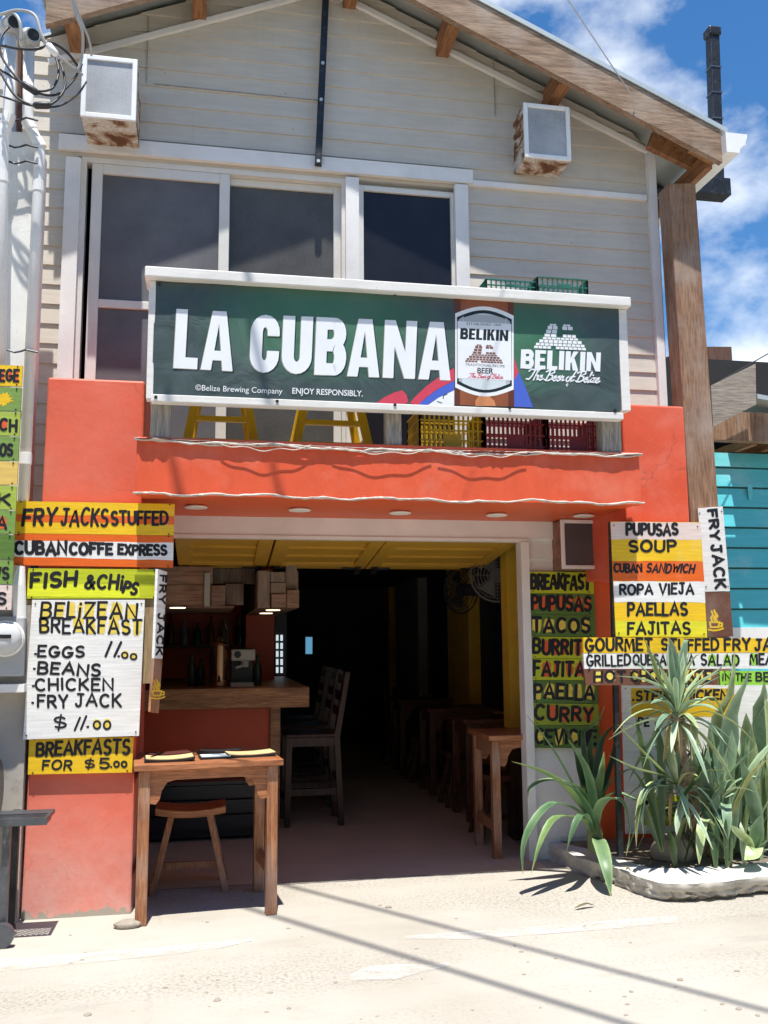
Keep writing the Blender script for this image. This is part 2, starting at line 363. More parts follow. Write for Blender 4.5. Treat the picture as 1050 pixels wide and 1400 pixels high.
def ribbon(mb, P, w, M, off, cap='round', jit=0.0):
    """one brush stroke: pixel-space polyline of width w laid on the sign face"""
    Q = [P[0]]
    for p in P[1:]:
        if math.hypot(p[0]-Q[-1][0], p[1]-Q[-1][1]) > 1e-3: Q.append(p)
    closed = len(Q) > 3 and math.hypot(Q[0][0]-Q[-1][0], Q[0][1]-Q[-1][1]) < .05*w+.01
    n = len(Q)
    if n < 2: Q = [Q[0], (Q[0][0]+.3*w, Q[0][1])]; n = 2
    _k[0] += 1; o = off+(_k[0] % 7)*.00004
    L = []; Rr = []
    for i in range(n):
        a = Q[i-1] if i else (Q[-2] if closed else None); b = Q[i+1] if i < n-1 else (Q[1] if closed else None)
        ds = []
        if a is not None:
            d = (Q[i][0]-a[0], Q[i][1]-a[1]); l = math.hypot(*d) or 1; ds.append((d[0]/l, d[1]/l))
        if b is not None:
            d = (b[0]-Q[i][0], b[1]-Q[i][1]); l = math.hypot(*d) or 1; ds.append((d[0]/l, d[1]/l))
        if len(ds) == 2:
            n1 = (-ds[0][1], ds[0][0]); n2 = (-ds[1][1], ds[1][0]); m = (n1[0]+n2[0], n1[1]+n2[1]); l2 = m[0]**2+m[1]**2
            if l2 < .25: nn = n2; k = 1
            else: nn = (m[0]/l2**.5, m[1]/l2**.5); k = min(1.8, 2/l2**.5)
        else: nn = (-ds[0][1], ds[0][0]); k = 1
        ww = w*.5*k*(1+jit*(rnd.random()-.5))
        L.append((Q[i][0]+nn[0]*ww, Q[i][1]+nn[1]*ww)); Rr.append((Q[i][0]-nn[0]*ww, Q[i][1]-nn[1]*ww))
    vs = [M(*p, o) for p in L]+[M(*p, o) for p in Rr]
    fs = [(i, i+1, n+i+1, n+i) for i in range(n-1)]
    mb.add(vs, fs)
    if cap == 'round' and not closed:
        for (c, a, b) in ((Q[0], L[0], Q[1]), (Q[-1], Rr[-1], Q[-2])):
            d = (c[0]-b[0], c[1]-b[1]); l = math.hypot(*d); d = (d[0]/l, d[1]/l); r = w*.5
            nx = ((a[0]-c[0]), (a[1]-c[1])); ll = math.hypot(*nx) or 1; nx = (nx[0]/ll, nx[1]/ll)
            pts = [(c[0]+r*(nx[0]*math.cos(t)+d[0]*math.sin(t)), c[1]+r*(nx[1]*math.cos(t)+d[1]*math.sin(t))) for t in [math.pi*k/5 for k in range(6)]]
            mb.add([M(*p, o) for p in pts], [tuple(range(6))])
def onplane(y):
    return lambda u, v, off: W(u, v, y-off)
def glyphs(text, font):
    x = 0; out = []
    for ch in text:
        wd, st = font[ch]; out.append((ch, x, wd, st)); x += wd+(.30 if font is GL else -.02)
    return out, x-(.30 if font is GL else 0)
def write(mb, text, p0, p1, h, w, M, off=.002, font=GL, slant=0, hand=.0, cap='round', patch=None, patches=None, h1=None):
    """text along the baseline p0-p1 (pixels on the photograph, carried onto the sign face by M), letters h px tall"""
    gl, tot = glyphs(text, font); dx, dy = p1[0]-p0[0], p1[1]-p0[1]; ln = math.hypot(dx, dy)
    ux, uy = dx/ln, dy/ln; vx, vy = uy, -ux; k = ln/tot
    for (ch, x, wd, st) in gl:
        jy = (rnd.random()-.5)*hand*h*.35; jr = (rnd.random()-.5)*hand*.22; js = 1+(rnd.random()-.5)*hand*.25
        hh = h if h1 is None else h+(h1-h)*x/tot
        def px(g):
            gx, gy = g; gx = x+gx+gy*slant*hh/k+ (gy-.5)*jr; yy = gy*js
            a, b = gx*k, yy*hh+jy; return (p0[0]+ux*a+vx*b, p0[1]+uy*a+vy*b)
        for s in st: ribbon(mb, [px(g) for g in s], w*(1+(rnd.random()-.5)*hand*.2), M, off, cap, hand*.25)
        if patches is not None and ch in patch:
            pts = []
            for t in range(14):
                a = 2*math.pi*t/14; rr = .85+.3*rnd.random(); pts.append(px((wd/2+max(wd, .3)*.54*rr*math.copysign(abs(math.cos(a))**.6, math.cos(a)), .5+.56*rr*math.copysign(abs(math.sin(a))**.6, math.sin(a)))))
            _k[0] += 1; patches.add([M(*p, off-.0005+(_k[0] % 5)*.00004) for p in pts], [tuple(range(14))])
_bf = {}
def bfont(mb, text, p0, p1, h, M, off=.002, slant=0, bold=0):
    """printed lettering from the built-in font, fitted to the baseline p0-p1 and cap height h (px)"""
    key = (text, bold)
    if key not in _bf:
        cu = bpy.data.curves.new('t', 'FONT'); cu.body = text; cu.resolution_u = 3; cu.offset = bold
        o = bpy.data.objects.new('t', cu); COL.objects.link(o); bpy.context.view_layer.update()
        me = o.evaluated_get(bpy.context.evaluated_depsgraph_get()).to_mesh()
        _bf[key] = ([tuple(v.co) for v in me.vertices], [tuple(p.vertices) for p in me.polygons])
        bpy.data.objects.remove(o); bpy.data.curves.remove(cu)
    vs, fs = _bf[key]; x0 = min(v[0] for v in vs); x1 = max(v[0] for v in vs); ch = .72
    dx, dy = p1[0]-p0[0], p1[1]-p0[1]; ln = math.hypot(dx, dy); ux, uy = dx/ln, dy/ln; vx, vy = uy, -ux; k = ln/(x1-x0)
    out = []
    for v in vs:
        b = v[1]/ch*h; a = (v[0]-x0)*k+slant*b; out.append(M(p0[0]+ux*a+vx*b, p0[1]+uy*a+vy*b, off))
    mb.add(out, fs)
def panel(mb, c, M, th):                    # board from four pixel corners tl,tr,br,bl
    a = [M(*p, 0) for p in c]; b = [M(*p, -th) for p in c]
    # keep the back the same size as the front
    n = (a[1]-a[0]).cross(a[3]-a[0]).normalized()
    if n.y < 0: n = -n
    b = [p+n*th for p in a]
    mb.hexa(a, b)
def strip(mb, c, M, off):
    mb.add([M(*p, off) for p in c], [tuple(range(len(c)))])
def wavy(c0, c1, d0, d1, n=14, amp=1.2):     # band with hand painted edges: top line c0-c1, bottom line d0-d1
    top = [(c0[0]+(c1[0]-c0[0])*i/n, c0[1]+(c1[1]-c0[1])*i/n+(rnd.random()-.5)*amp) for i in range(n+1)]
    bot = [(d0[0]+(d1[0]-d0[0])*i/n, d0[1]+(d1[1]-d0[1])*i/n+(rnd.random()-.5)*amp) for i in range(n, -1, -1)]
    return top+bot
def painted_band(mb, c0, c1, d0, d1, M, off, n=14, amp=1.2):
    p = wavy(c0, c1, d0, d1, n, amp); m = len(p)
    mb.add([M(*q, off) for q in p], [(i, i+1, m-2-i, m-1-i) for i in range(n)])
def pbox(mb, u0, u1, v0, v1, y0, y1):
    """box whose front face, on the plane y0, fills these photo pixels"""
    um, vm = (u0+u1)/2, (v0+v1)/2
    return mb.box(W(u0, vm, y0).x, W(u1, vm, y0).x, y0, y1, W(um, v1, y0).z, W(um, v0, y0).z)
def px(u, v, y): return W(u, v, y).x
def pz(u, v, y): return W(u, v, y).z

# ------------------------------------------------------------------ the street
mb = MB(); n = 60
mb.quad((-60, -40, 0), (60, -40, 0), (60, 60, 0), (-60, 60, 0))
struct(obj('street', mb, GROUND, org=(0, 0, 0)))
mb = MB(); mb.quad((-.37, 5.76, .004), (2.1, 5.74, .004), (2.72, 14.4, .004), (-1.0, 14.4, .004))  # front edge laid along the balcony's shadow edge, so the shade gets its own tint
struct(obj('floor', mb, CONC, org=(0, 0, 0)))
mb = MB()
def groundstrip(mb, top, bot):
    vs = [G(*p, .004) for p in top]+[G(*p, .004) for p in bot]; k = len(top)
    mb.add(vs, [(i, i+1, k+i+1, k+i) for i in range(k-1)])
groundstrip(mb, [(-80, 1323), (0, 1311), (120, 1303), (220, 1295), (300, 1287), (345, 1283)], [(-80, 1340), (0, 1328), (120, 1316), (220, 1306), (300, 1296), (345, 1286)])
groundstrip(mb, [(555, 1279), (640, 1274), (740, 1266), (830, 1259), (925, 1252)], [(555, 1283), (640, 1284), (740, 1277), (830, 1270), (925, 1261)])
groundstrip(mb, [(478, 1333), (500, 1322), (545, 1318), (590, 1319), (615, 1316)], [(478, 1341), (505, 1339), (540, 1339), (575, 1329), (615, 1320)])
mb.flat = True
struct(obj('road_marking', mb, ROADP, org=(0, 0, 0)))

# ------------------------------------------------------------------ the restaurant
B = thing('restaurant_building', 'two-storey restaurant with grey clapboard gable over red walls and a wide open doorway', 'building', (.66, 6, 0))
SL = .4365; RX = .66
def zroof(x, top=6.17): return top-SL*abs(x-RX)
XL, XR = -1.5, 3.15
oxl, oxr = px(104, 300, 6), px(626, 320, 6); ozb, ozt = 2.37, pz(350, 234, 6)
def siding(mb, xl, xr, z0, z1, y, pitch, open_=None, top=None, lip=.016):
    z = z0
    cuts = []
    while z < z1: cuts.append((z, min(z+pitch, z1))); z += pitch
    for (a, b) in cuts:
        segs = [(a, b)]
        if open_:
            q = sorted({a, b}|{t for t in (open_[2], open_[3]) if a < t < b}); segs = list(zip(q, q[1:]))
        for (c, d) in segs:
            ya, yb = y-lip*(1-(c-a)/(pitch)), y-lip*(1-(d-a)/pitch)
            ivs = [(xl, xr)]
            if open_ and c >= open_[2]-1e-6 and d <= open_[3]+1e-6: ivs = [(xl, open_[0]), (open_[1], xr)]
            for (x0, x1) in ivs:
                t0, t1 = x0, x1; b0, b1 = x0, x1
                if top is not None:             # clip under the roof slope
                    lim = lambda zz: (top-zz)/SL
                    b0, b1 = max(b0, RX-lim(c)), min(b1, RX+lim(c)); t0, t1 = max(t0, RX-lim(d)), min(t1, RX+lim(d))
                    if b1 <= b0: continue
                    if t1 < t0: t0 = t1 = (t0+t1)/2
                mb.quad((b0, ya, c), (b1, ya, c), (t1, yb, d), (t0, yb, d))
                if abs(c-a) < 1e-6: mb.quad((b0, y+.002, c), (b1, y+.002, c), (b1, ya, c), (b0, ya, c))
mb = MB(); siding(mb, XL, XR, 2.26, 6.2, 6.0, .1305, (oxl, oxr, ozb, ozt), 6.17, .0115); mb.flat = True
obj('clapboard_wall', mb, SIDING, B)
# backing of the front wall, sides, back
mb = MB()
mb.box(XL, oxl, 6.01, 6.1, 2.26, 5.3); mb.box(oxr, XR, 6.01, 6.1, 2.26, 5.0); mb.box(oxl, oxr, 6.01, 6.1, ozt, 5.0)
mb.prism([(oxl, 6.01, 5.0), (XR, 6.01, 5.0), (XR, 6.01, zroof(XR)-.02), (RX, 6.01, 6.15), (oxl, 6.01, zroof(oxl)-.02)], (0, .09, 0))
mb.box(XL, XL+.08, 6.1, 14.5, 0, 5.3); mb.box(XR-.08, XR, 6.1, 14.5, 0, 5.02); mb.box(XL, XR, 14.5, 14.6, 0, 5.0)
mb.prism([(XL, 14.5, 5.0), (XR, 14.5, 5.0), (XR, 14.5, zroof(XR)-.02), (RX, 14.5, 6.15), (XL, 14.5, zroof(XL)-.02)], (0, .1, 0))
obj('wall', mb, SIDING, B)
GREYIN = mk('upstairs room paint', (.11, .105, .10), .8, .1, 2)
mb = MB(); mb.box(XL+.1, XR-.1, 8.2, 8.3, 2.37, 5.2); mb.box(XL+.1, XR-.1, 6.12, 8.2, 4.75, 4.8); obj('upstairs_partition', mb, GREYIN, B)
# butt joints between the boards
for (u, v0, v1) in ((203, 22, 113), (675, 76, 158)):
    mb = MB(); a, c_ = W(u, v0, 5.985), W(u, v1, 5.985); mb.box(a.x-.0014, a.x+.0014, 5.9825, 6.0, c_.z, a.z); obj('board_joint', mb, W_GREY, B)
mb = MB(); mb.box(px(210, 120, 5.98), px(440, 130, 5.98), 5.9835, 6.0, pz(330, 126.5, 5.98), pz(330, 125.6, 5.98)); obj('board_joint', mb, W_GREY, B)
# trims
mb = MB(); mb.box(3.125, 3.185, 5.955, 6.05, 2.6, zroof(3.185, 6.14)); obj('corner_trim', mb, WHITE, B)
mb = MB(); pbox(mb, 641, 884, 256, 263, 5.97, 6.0); obj('ledge_trim', mb, WHITE, B)
mb = MB()
for s in (-1, 1):
    x1 = 3.14 if s > 0 else -1.1; z = lambda x: 5.985-.4165*abs(x-.75)
    mb.bar((.75, 5.975, z(.75)), (x1, 5.975, z(x1)), .03, .035)
obj('gable_moulding', mb, WHITE, B)
# roof
yr0, yr1 = 5.58, 14.8; xre, xle = 3.55, -1.10
mb = MB()
def zt(x): return 6.235-SL*abs(x-RX)
for (x0, x1) in ((RX, xre), (RX, xle)):
    mb.prism([(x0, yr0, zt(x0)), (x1, yr0, zt(x1)), (x1, yr0, zt(x1)-.02), (x0, yr0, zt(x0)-.02)], (0, yr1-yr0, 0))
mb.prism([(xle, 6.02, zt(xle)), (-1.56, 6.02, zt(-1.56)), (-1.56, 6.02, zt(-1.56)-.02), (xle, 6.02, zt(xle)-.02)], (0, yr1-6.02, 0))
roof = obj('roof', mb, GALV, B)
mb = MB()
for y in [5.6+.3*i for i in range(30)]:
    for x1 in (xre, xle):
        mb.bar((RX, y, zt(RX)+.005), (x1, y, zt(x1)+.005), .03, .03)
obj('sheet_rib', mb, GALV, roof)
for s, xe in ((1, 3.50), (-1, -1.06)):
    mb = MB(); a, b_ = (RX, xe)
    zz = lambda x, d: 5.972+d-SL*abs(x-RX)
    mb.prism([(a, yr0+.01, zz(a, .235)), (xe, yr0+.01, zz(xe, .235)), (xe, yr0+.01, zz(xe, 0)), (a, yr0+.01, zz(a, 0))], (0, .05, 0))
    obj('rake_board', mb, W_BEAM, roof)
def tails(us):
    for (u0, u1, vm) in us:
        x0 = px(u0, vm, 5.66); x1 = x0+.09
        mb = MB(); zc = 6.0-SL*abs((x0+x1)/2-RX)+.10
        mb.box(x0, x1, yr0+.065, 6.0, zc-.12, zc+.02); obj('purlin_tail', mb, W_TAIL, roof)
tails([(612, 634, 45), (764, 786, 125), (262, 284, 10), (87, 110, 40), (478, 500, -60)])
# soffit framing at the right eave
mb = MB(); zc = zroof(3.3)-.03
mb.bar((3.12, 5.9, 5.04), (3.56, 5.9, 4.86), .05, .14); obj('rafter', mb, W_TAIL, roof)
mb = MB(); mb.bar((3.46, 5.70, 4.80), (3.46, 14.5, 4.80), .05, .12); mb.bar((3.30, 5.66, 4.87), (3.48, 5.66, 4.79), .05, .07); obj('eave_beam', mb, W_TAIL, roof)
GUTTER = mk('white gutter', (.82, .82, .80), .4, .05, 4)
mb = MB()
gx, gz = 3.50, 4.78
prof = [(0, 0), (.10, 0), (.105, .035), (.15, .07), (.15, .09), (.165, .12), (.165, .145), (0, .145)]
mb.prism([(gx+a, 5.53, gz+b) for a, b in prof], (0, 9.2, 0)); obj('gutter', mb, GUTTER, roof)
mb = MB(); mb.tube([(3.215, 6.05, 4.7), (3.215, 6.05, 4.0), (3.215, 6.05, 2.3)], .022); obj('downpipe', mb, DARKMETAL, B)
# metal strap hanging on the gable
mb = MB(); a = W(446, -20, 5.93); c = W(435, 226, 5.93)
mb.bar(a, c, .045, .03, (0, 1, 0)); obj('steel_strap', mb, DARKMETAL, B)
for v in (86, 136, 220):
    mb = MB(); u = 446-11*(v+20)/246
    p = W(u, v, 5.912); mb.lathe(p, [(.012, -.004), (.012, .004)], 10, 'y'); obj('bolt', mb, GALV, B)
# windows --------------------------------------------------------------
FRAME = painted('cream window frame', (.70, .68, .63), (.4, .37, .33), .2, .45)
def screen(name, col, rough, bs, spec=.5):
    m, t, b = base(name, rough, 0, spec); v = coords(t)
    c = ramp(t, noise(t, v, 2.5, 6, .6), [(.3, sc(col, .75)), (.7, sc(col, 1.25))]); d = ramp(t, noise(t, v, 160, 2), [(.4, (.88,)*3), (.6, (1.06,)*3)])
    t.links.new(mixc(t, 1, c, d, 'MULTIPLY'), b.inputs['Base Color']); bump(t, b, noise(t, v, 1.3, 3), bs, .01); return m
SCREEN = screen('dusty insect screen', (.115, .114, .122), .55, .1)
GLASS_DARK = screen('dark window glass', (.020, .019, .024), .12, .12, .3)
GLASS_MID = screen('grey window glass', (.085, .083, .08), .35, .03, .3)
mb = MB()
pbox(mb, 79, 646, 207, 226, 5.955, 5.998); obj('window_casing', mb, WHITE, B)
mb = MB(); x0, x1 = px(84, 360, 5.96), px(105, 360, 5.96); mb.box(x0, x1, 5.96, 5.998, 2.4, pz(95, 214, 5.96)); obj('window_casing', mb, WHITE, B)
mb = MB(); x0, x1 = px(623, 310, 5.96), px(641, 310, 5.96); mb.box(x0, x1, 5.96, 5.998, 2.4, pz(632, 252, 5.96)); obj('window_casing', mb, WHITE, B)
mb = MB(); x0, x1 = px(473, 310, 5.962), px(491, 310, 5.962); mb.box(x0, x1, 5.962, 6.05, 2.4, pz(482, 242, 5.96)); obj('window_casing', mb, WHITE, B)
zt_, zb_ = ozt, 2.4
def frame_rect(mb, x0, x1, z0, z1, y0, y1, t, tt=None):
    tt = tt or t
    mb.box(x0, x0+t, y0, y1, z0, z1); mb.box(x1-t, x1, y0, y1, z0, z1); mb.box(x0+t, x1-t, y0, y1, z1-tt, z1); mb.box(x0+t, x1-t, y0, y1, z0, z0+tt)
def win(name, x0, x1, z0, z1, y, fr_t, pane_m, rails=()):
    mb = MB(); frame_rect(mb, x0, x1, z0, z1, y, y+.045, fr_t)
    for zr, h in rails: mb.box(x0+fr_t, x1-fr_t, y+.003, y+.04, zr-h/2, zr+h/2)
    f = obj(name, mb, FRAME, B, bevel=.004); mb = MB(); mb.box(x0+fr_t-.005, x1-fr_t+.005, y+.02, y+.026, z0+fr_t-.005, z1-fr_t+.005)
    obj('pane', mb, pane_m, f); return f
mb = MB(); frame_rect(mb, px(106, 360, 6), px(474, 320, 6), zb_, zt_-.0, 6.0, 6.09, .035); obj('window_frame', mb, FRAME, B)
win('sliding_window', px(121, 360, 6.0), px(313, 330, 6.0), zb_+.036, zt_-.036, 6.004, .068, SCREEN, [(pz(215, 418, 6), .055)])
win('sliding_window', px(303, 330, 6.05), px(466, 330, 6.05), zb_+.036, zt_-.036, 6.052, .05, GLASS_MID)
win('window', px(490, 330, 6), px(624, 330, 6), zb_, pz(557, 258, 6), 6.0, .038, GLASS_DARK)
mb = MB(); mb.box(oxl, oxr, 6.05, 6.09, pz(557, 258, 6), ozt); 
obj('window_head', mb, FRAME, B)
CURT = mk('white curtain cloth', (.6, .58, .57), .9, .1, 6)
mb = MB(); q = []
for i in range(15):
    t = i/14; q.append((px(446, 330, 6.12)+.10*t, 6.13+.015*math.sin(t*16)))
mb.add([Vector((a, b, 2.45)) for a, b in q]+[Vector((a, b, 4.4)) for a, b in q], [(i, i+1, 16+i, 15+i) for i in range(14)]); obj('curtain', mb, CURT, B)
# red pillars, balcony -------------------------------------------------
SOFF = mk('orange red soffit paint', (.72, .115, .03), .45, .10, 2, dirt=.25, dirtcol=(.45, .12, .06))
def pillar(x0, x1, zt, flare):
    mb = MB(); k = 10; y0, y1 = 5.3, 6.0
    mb.hexa([(x0-flare, y0, -.05), (x1+flare*.3, y0, -.05), (x1, y0, zt), (x0, y0, zt)], [(x0-flare, y1, -.05), (x1+flare*.3, y1, -.05), (x1, y1, zt), (x0, y1, zt)]); return mb
obj('red_pillar', pillar(-.905, -.378, 2.892, .02), RED, B, bevel=.012)
mb = MB(); mb.box(2.521, 2.945, 5.3, 6.0, 1.80, 2.876); obj('red_parapet_end', mb, RED, B, bevel=.012)
mb = MB(); mb.box(2.523, 3.12, 5.985, 6.05, 0, 1.80); obj('red_wall', mb, MATS['orange red soffit paint'], B)
mb = MB(); xb0, xb1 = -.402, 2.55
mb.box(xb0, xb1, 5.15, 5.20, 2.213, 2.535); par = obj('balcony_parapet', mb, REDB, B, bevel=.004)
mb = MB(); mb.box(-.377, 2.519, 5.2, 6.0, 2.213, 2.25); obj('soffit', mb, mk('orange red soffit paint', (.72, .115, .03), .45, .08, 2), B)
mb = MB(); mb.box(-.377, 2.519, 5.2, 6.1, 2.25, 2.36); mb.box(XL+.08, XR-.08, 6.1, 14.5, 2.25, 2.36); obj('upper_floor', mb, W_GREY, B)
LAMPW = mk('white lamp trim', (.85, .84, .78), .4, .02, 4)
for (u, v) in ((268, 691), (410, 695), (547, 699), (679, 702), (798, 703)):
    p = G(u, v, 2.212); mb = MB(); mb.lathe((p.x, p.y, 2.2125), [(.03, 0), (.055, -.003), (.068, -.012), (.066, -.016), (.045, -.017), (.02, -.014)], 28); obj('downlight', mb, LAMPW, B)
# frayed white cord and torn tarp lip along the two parapet edges
CORD = mk('dirty white cord', (.56, .51, .45), .8, .3, 30, .3, 120, dirt=.5, dirtcol=(.35, .25, .2))
for zc, seed in ((2.518, 3), (2.222, 9)):
    rr = random.Random(seed); mb = MB()
    for s in range(2):
        pts = []; ph = rr.random()*6
        for i in range(90):
            t = i/89; x = xb0-.012+(xb1-xb0+.024)*t
            sag = -.022*math.sin(t*math.pi)*(1 if zc > 2.4 else .3)
            pts.append((x, 5.140-.007*s+.004*math.sin(9*t+ph), zc+sag+.006*math.sin(23*t+ph)+.005*math.sin(61*t+2*ph)+(rr.random()-.5)*.006))
        mb.tube(pts, [.0035+.004*rr.random() for _ in pts], 6)
    obj('edge_cord', mb, CORD, par, smooth=True)
mb = MB(); rr = random.Random(5); pts = []
for i in range(160):
    t = i/159; x = xb0-.01+(xb1-xb0+.02)*t
    d = .009+.008*(math.sin(7*t+1)+1)*.5+.007*rr.random()+(.010 if math.sin(31*t)+math.sin(17*t+2) > 1.1 else 0)
    pts.append((x, d, 2.530-.016*math.sin(t*math.pi)))
mb.add([Vector((x, 5.149, z)) for x, d, z in pts]+[Vector((x, 5.149-d, z-.006)) for x, d, z in pts], [(i, i+1, 161+i, 160+i) for i in range(159)])
obj('torn_lip', mb, CORD, par)
mb = MB()
for k in range(3):      # loose loops of cord hanging in front of the parapet
    x0 = .0+k*.62+.05; x1 = x0+.5+.15*rr.random(); pts = []
    for i in range(25):
        t = i/24; pts.append((x0+(x1-x0)*t, 5.125-.01*math.sin(t*3.1), 2.505-.03*math.sin(t*math.pi)-.008*math.sin(t*17+k)))
    mb.tube(pts, .0028, 5)
obj('loose_cord', mb, CORD, par)
# balcony rails and posts
RAILW = painted('white balcony rail paint', (.76, .74, .70), (.42, .38, .33), .45, .6, stroke=(1, 8, 8))
mb = MB(); mb.box(px(198, 372, 5.04), px(862, 405, 5.04), 5.035, 5.26, pz(525, 398, 5.04), pz(525, 384.5, 5.04)); obj('balcony_rail', mb, RAILW, B, bevel=.006)
mb = MB(); mb.box(px(206, 545, 5.09), px(852, 563, 5.09), 5.085, 5.16, pz(525, 561, 5.09), pz(525, 551.5, 5.09)); obj('balcony_rail', mb, RAILW, B, bevel=.004)
ztop = pz(525, 398, 5.04)-.002
for (u0, u1, m_) in ((205, 233, W_GREY), (530, 551, W_GREY), (826, 853, W_GREY)):
    mb = MB(); mb.box(px(u0, 570, 5.12), px(u1, 570, 5.12), 5.165, 5.25, 2.36, ztop); obj('balcony_post', mb, m_, B, bevel=.004)
mb = MB(); mb.box(px(846, 480, 5.10), px(858, 480, 5.10), 5.09, 5.164, pz(850, 561, 5.09), ztop); obj('banner_frame', mb, RAILW, B, bevel=.003); mb = MB(); mb.box(px(201.5, 480, 5.10), px(211, 480, 5.10), 5.09, 5.164, pz(205, 545, 5.09), ztop); obj('banner_frame', mb, RAILW, B, bevel=.003)
# doorway: lintel, jamb, boarded white wall
mb = MB(); mb.box(px(236, 720, 5.99), px(755, 720, 5.99), 5.975, 6.03, 2.093, 2.212); mb.box(px(236, 732, 5.98), px(722, 732, 5.98), 5.965, 6.03, 2.07, 2.092); obj('door_lintel', mb, WHITE, B)
mb = MB(); mb.box(2.062, 2.118, 5.955, 6.06, 0, 2.068); obj('door_jamb', mb, WHITE, B)
mb = MB(); siding(mb, 2.118, 2.521, 0, 2.212, 6.0, .1305, lip=.01); mb.flat = True; obj('white_board_wall', mb, WHITE, B)
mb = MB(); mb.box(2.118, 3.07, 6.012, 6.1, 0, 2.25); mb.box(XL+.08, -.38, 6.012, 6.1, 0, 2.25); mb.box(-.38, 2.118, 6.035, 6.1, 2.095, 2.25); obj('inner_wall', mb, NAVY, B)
# inside: walls, ceiling, columns
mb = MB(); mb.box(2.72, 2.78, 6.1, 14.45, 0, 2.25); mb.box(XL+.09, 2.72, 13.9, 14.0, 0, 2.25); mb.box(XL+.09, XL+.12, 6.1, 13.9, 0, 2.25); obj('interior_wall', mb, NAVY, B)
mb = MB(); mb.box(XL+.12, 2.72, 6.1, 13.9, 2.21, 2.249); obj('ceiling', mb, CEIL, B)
def column(u0, u1, x, m_, d=.14, name='column'):
    y0 = WX(u0, 880, x).y; y1 = WX(u1, 880, x).y; y0, y1 = min(y0, y1), max(y0, y1)
    mb = MB(); mb.box(x, 2.72, y0, max(y1, y0+.12), 0, 2.2); return obj(name, mb, m_, B)
column(612, 641, 2.60, YELLOWC); column(541, 572, 2.60, mk('pale column paint', (.34, .32, .27), .6, .1, 3)); column(505, 532, 2.60, YELLOWC)
mb = MB(); mb.box(px(695, 880, 6.575), 2.72, 6.575, 6.72, .78, 2.2); obj('door_pilaster', mb, YELLOWC, B); mb = MB(); mb.box(px(696, 880, 6.58), 2.72, 6.58, 6.72, 0, .778); obj('door_pilaster', mb, W_DARK, B)
mb = MB(); mb.box(2.64, 2.72, 6.2, 13.8, 0, .75); obj('dado', mb, YELLOWC, B)
for (y0, y1) in ((6.9, 8.6), (9.9, 11.4)):
    mb = MB()
    x = 2.70; mb.box(x, 2.72, y0, y1, .95, 1.02); mb.box(x, 2.72, y0, y1, 1.85, 1.92); mb.box(x, 2.72, y0, y0+.07, 1.02, 1.85); mb.box(x, 2.72, y1-.07, y1, 1.02, 1.85)
    k = 12
    for i in range(k): mb.box(x+.006, 2.72, y0+.08, y1-.08, 1.03+.068*i, 1.03+.068*i+.05)
    obj('shutter', mb, mk('dark blue shutter paint', (.012, .02, .05), .5, .2, 4), B)
mb = MB(); mb.box(px(336, 880, 8.9), px(375, 880, 8.9), 8.9, 9.2, 0, 2.21); obj('red_column', mb, REDIN, B)
# lifted yellow door of three framed leaves
YDOOR = painted('yellow door paint', (.58, .33, .04), (.4, .25, .1), .25, .5)
def lift(u0, u1):
    x0, x1 = px(u0, 738, 6.04), px(u1, 738, 6.04); o = Vector((0, 6.04, 2.085)); d = Vector((0, .97, -.125))
    nn = Vector((0, -.125, -.97)).normalized()
    P = lambda x, t, k: Vector((x, 0, 0))+o+d*t+nn*k
    mb = MB(); rim = .10
    def slab(xa, xb, ta, tb, k0, k1): mb.hexa([P(xa, ta, k1), P(xb, ta, k1), P(xb, tb, k1), P(xa, tb, k1)], [P(xa, ta, k0), P(xb, ta, k0), P(xb, tb, k0), P(xa, tb, k0)])
    slab(x0, x0+rim, 0, 1, -.04, 0); slab(x1-rim, x1, 0, 1, -.04, 0); slab(x0+rim, x1-rim, 0, .1, -.04, 0); slab(x0+rim, x1-rim, .88, 1, -.04, 0)
    leaf = obj('door_leaf', mb, YDOOR, lift_root, bevel=.004)
    mb = MB()
    for k in range(3):
        ta, tb = .1+.26*k, .1+.26*(k+1); slab(x0+rim, x1-rim, ta, tb-.03, -.034, -.018); slab(x0+rim, x1-rim, tb-.03, tb, -.034, -.004)
    obj('leaf_panel', mb, YDOOR, leaf)
    for xx in (x0+.06, x1-.06):
        mb = MB(); mb.bar(P(xx, .90, .012), P(xx, 1.02, .03), .045, .02); mb.bar(P(xx-.12*(1 if xx > (x0+x1)/2 else -1), .93, .01), P(xx, .95, .012), .02, .012); obj('hinge', mb, DARKMETAL, leaf)
lift_root = thing('lifted_door', 'yellow panelled door folded up flat under the lintel of the doorway', 'door', (.9, 6.04, 2.085))
lift(238, 376); lift(379, 530); lift(532, 712)

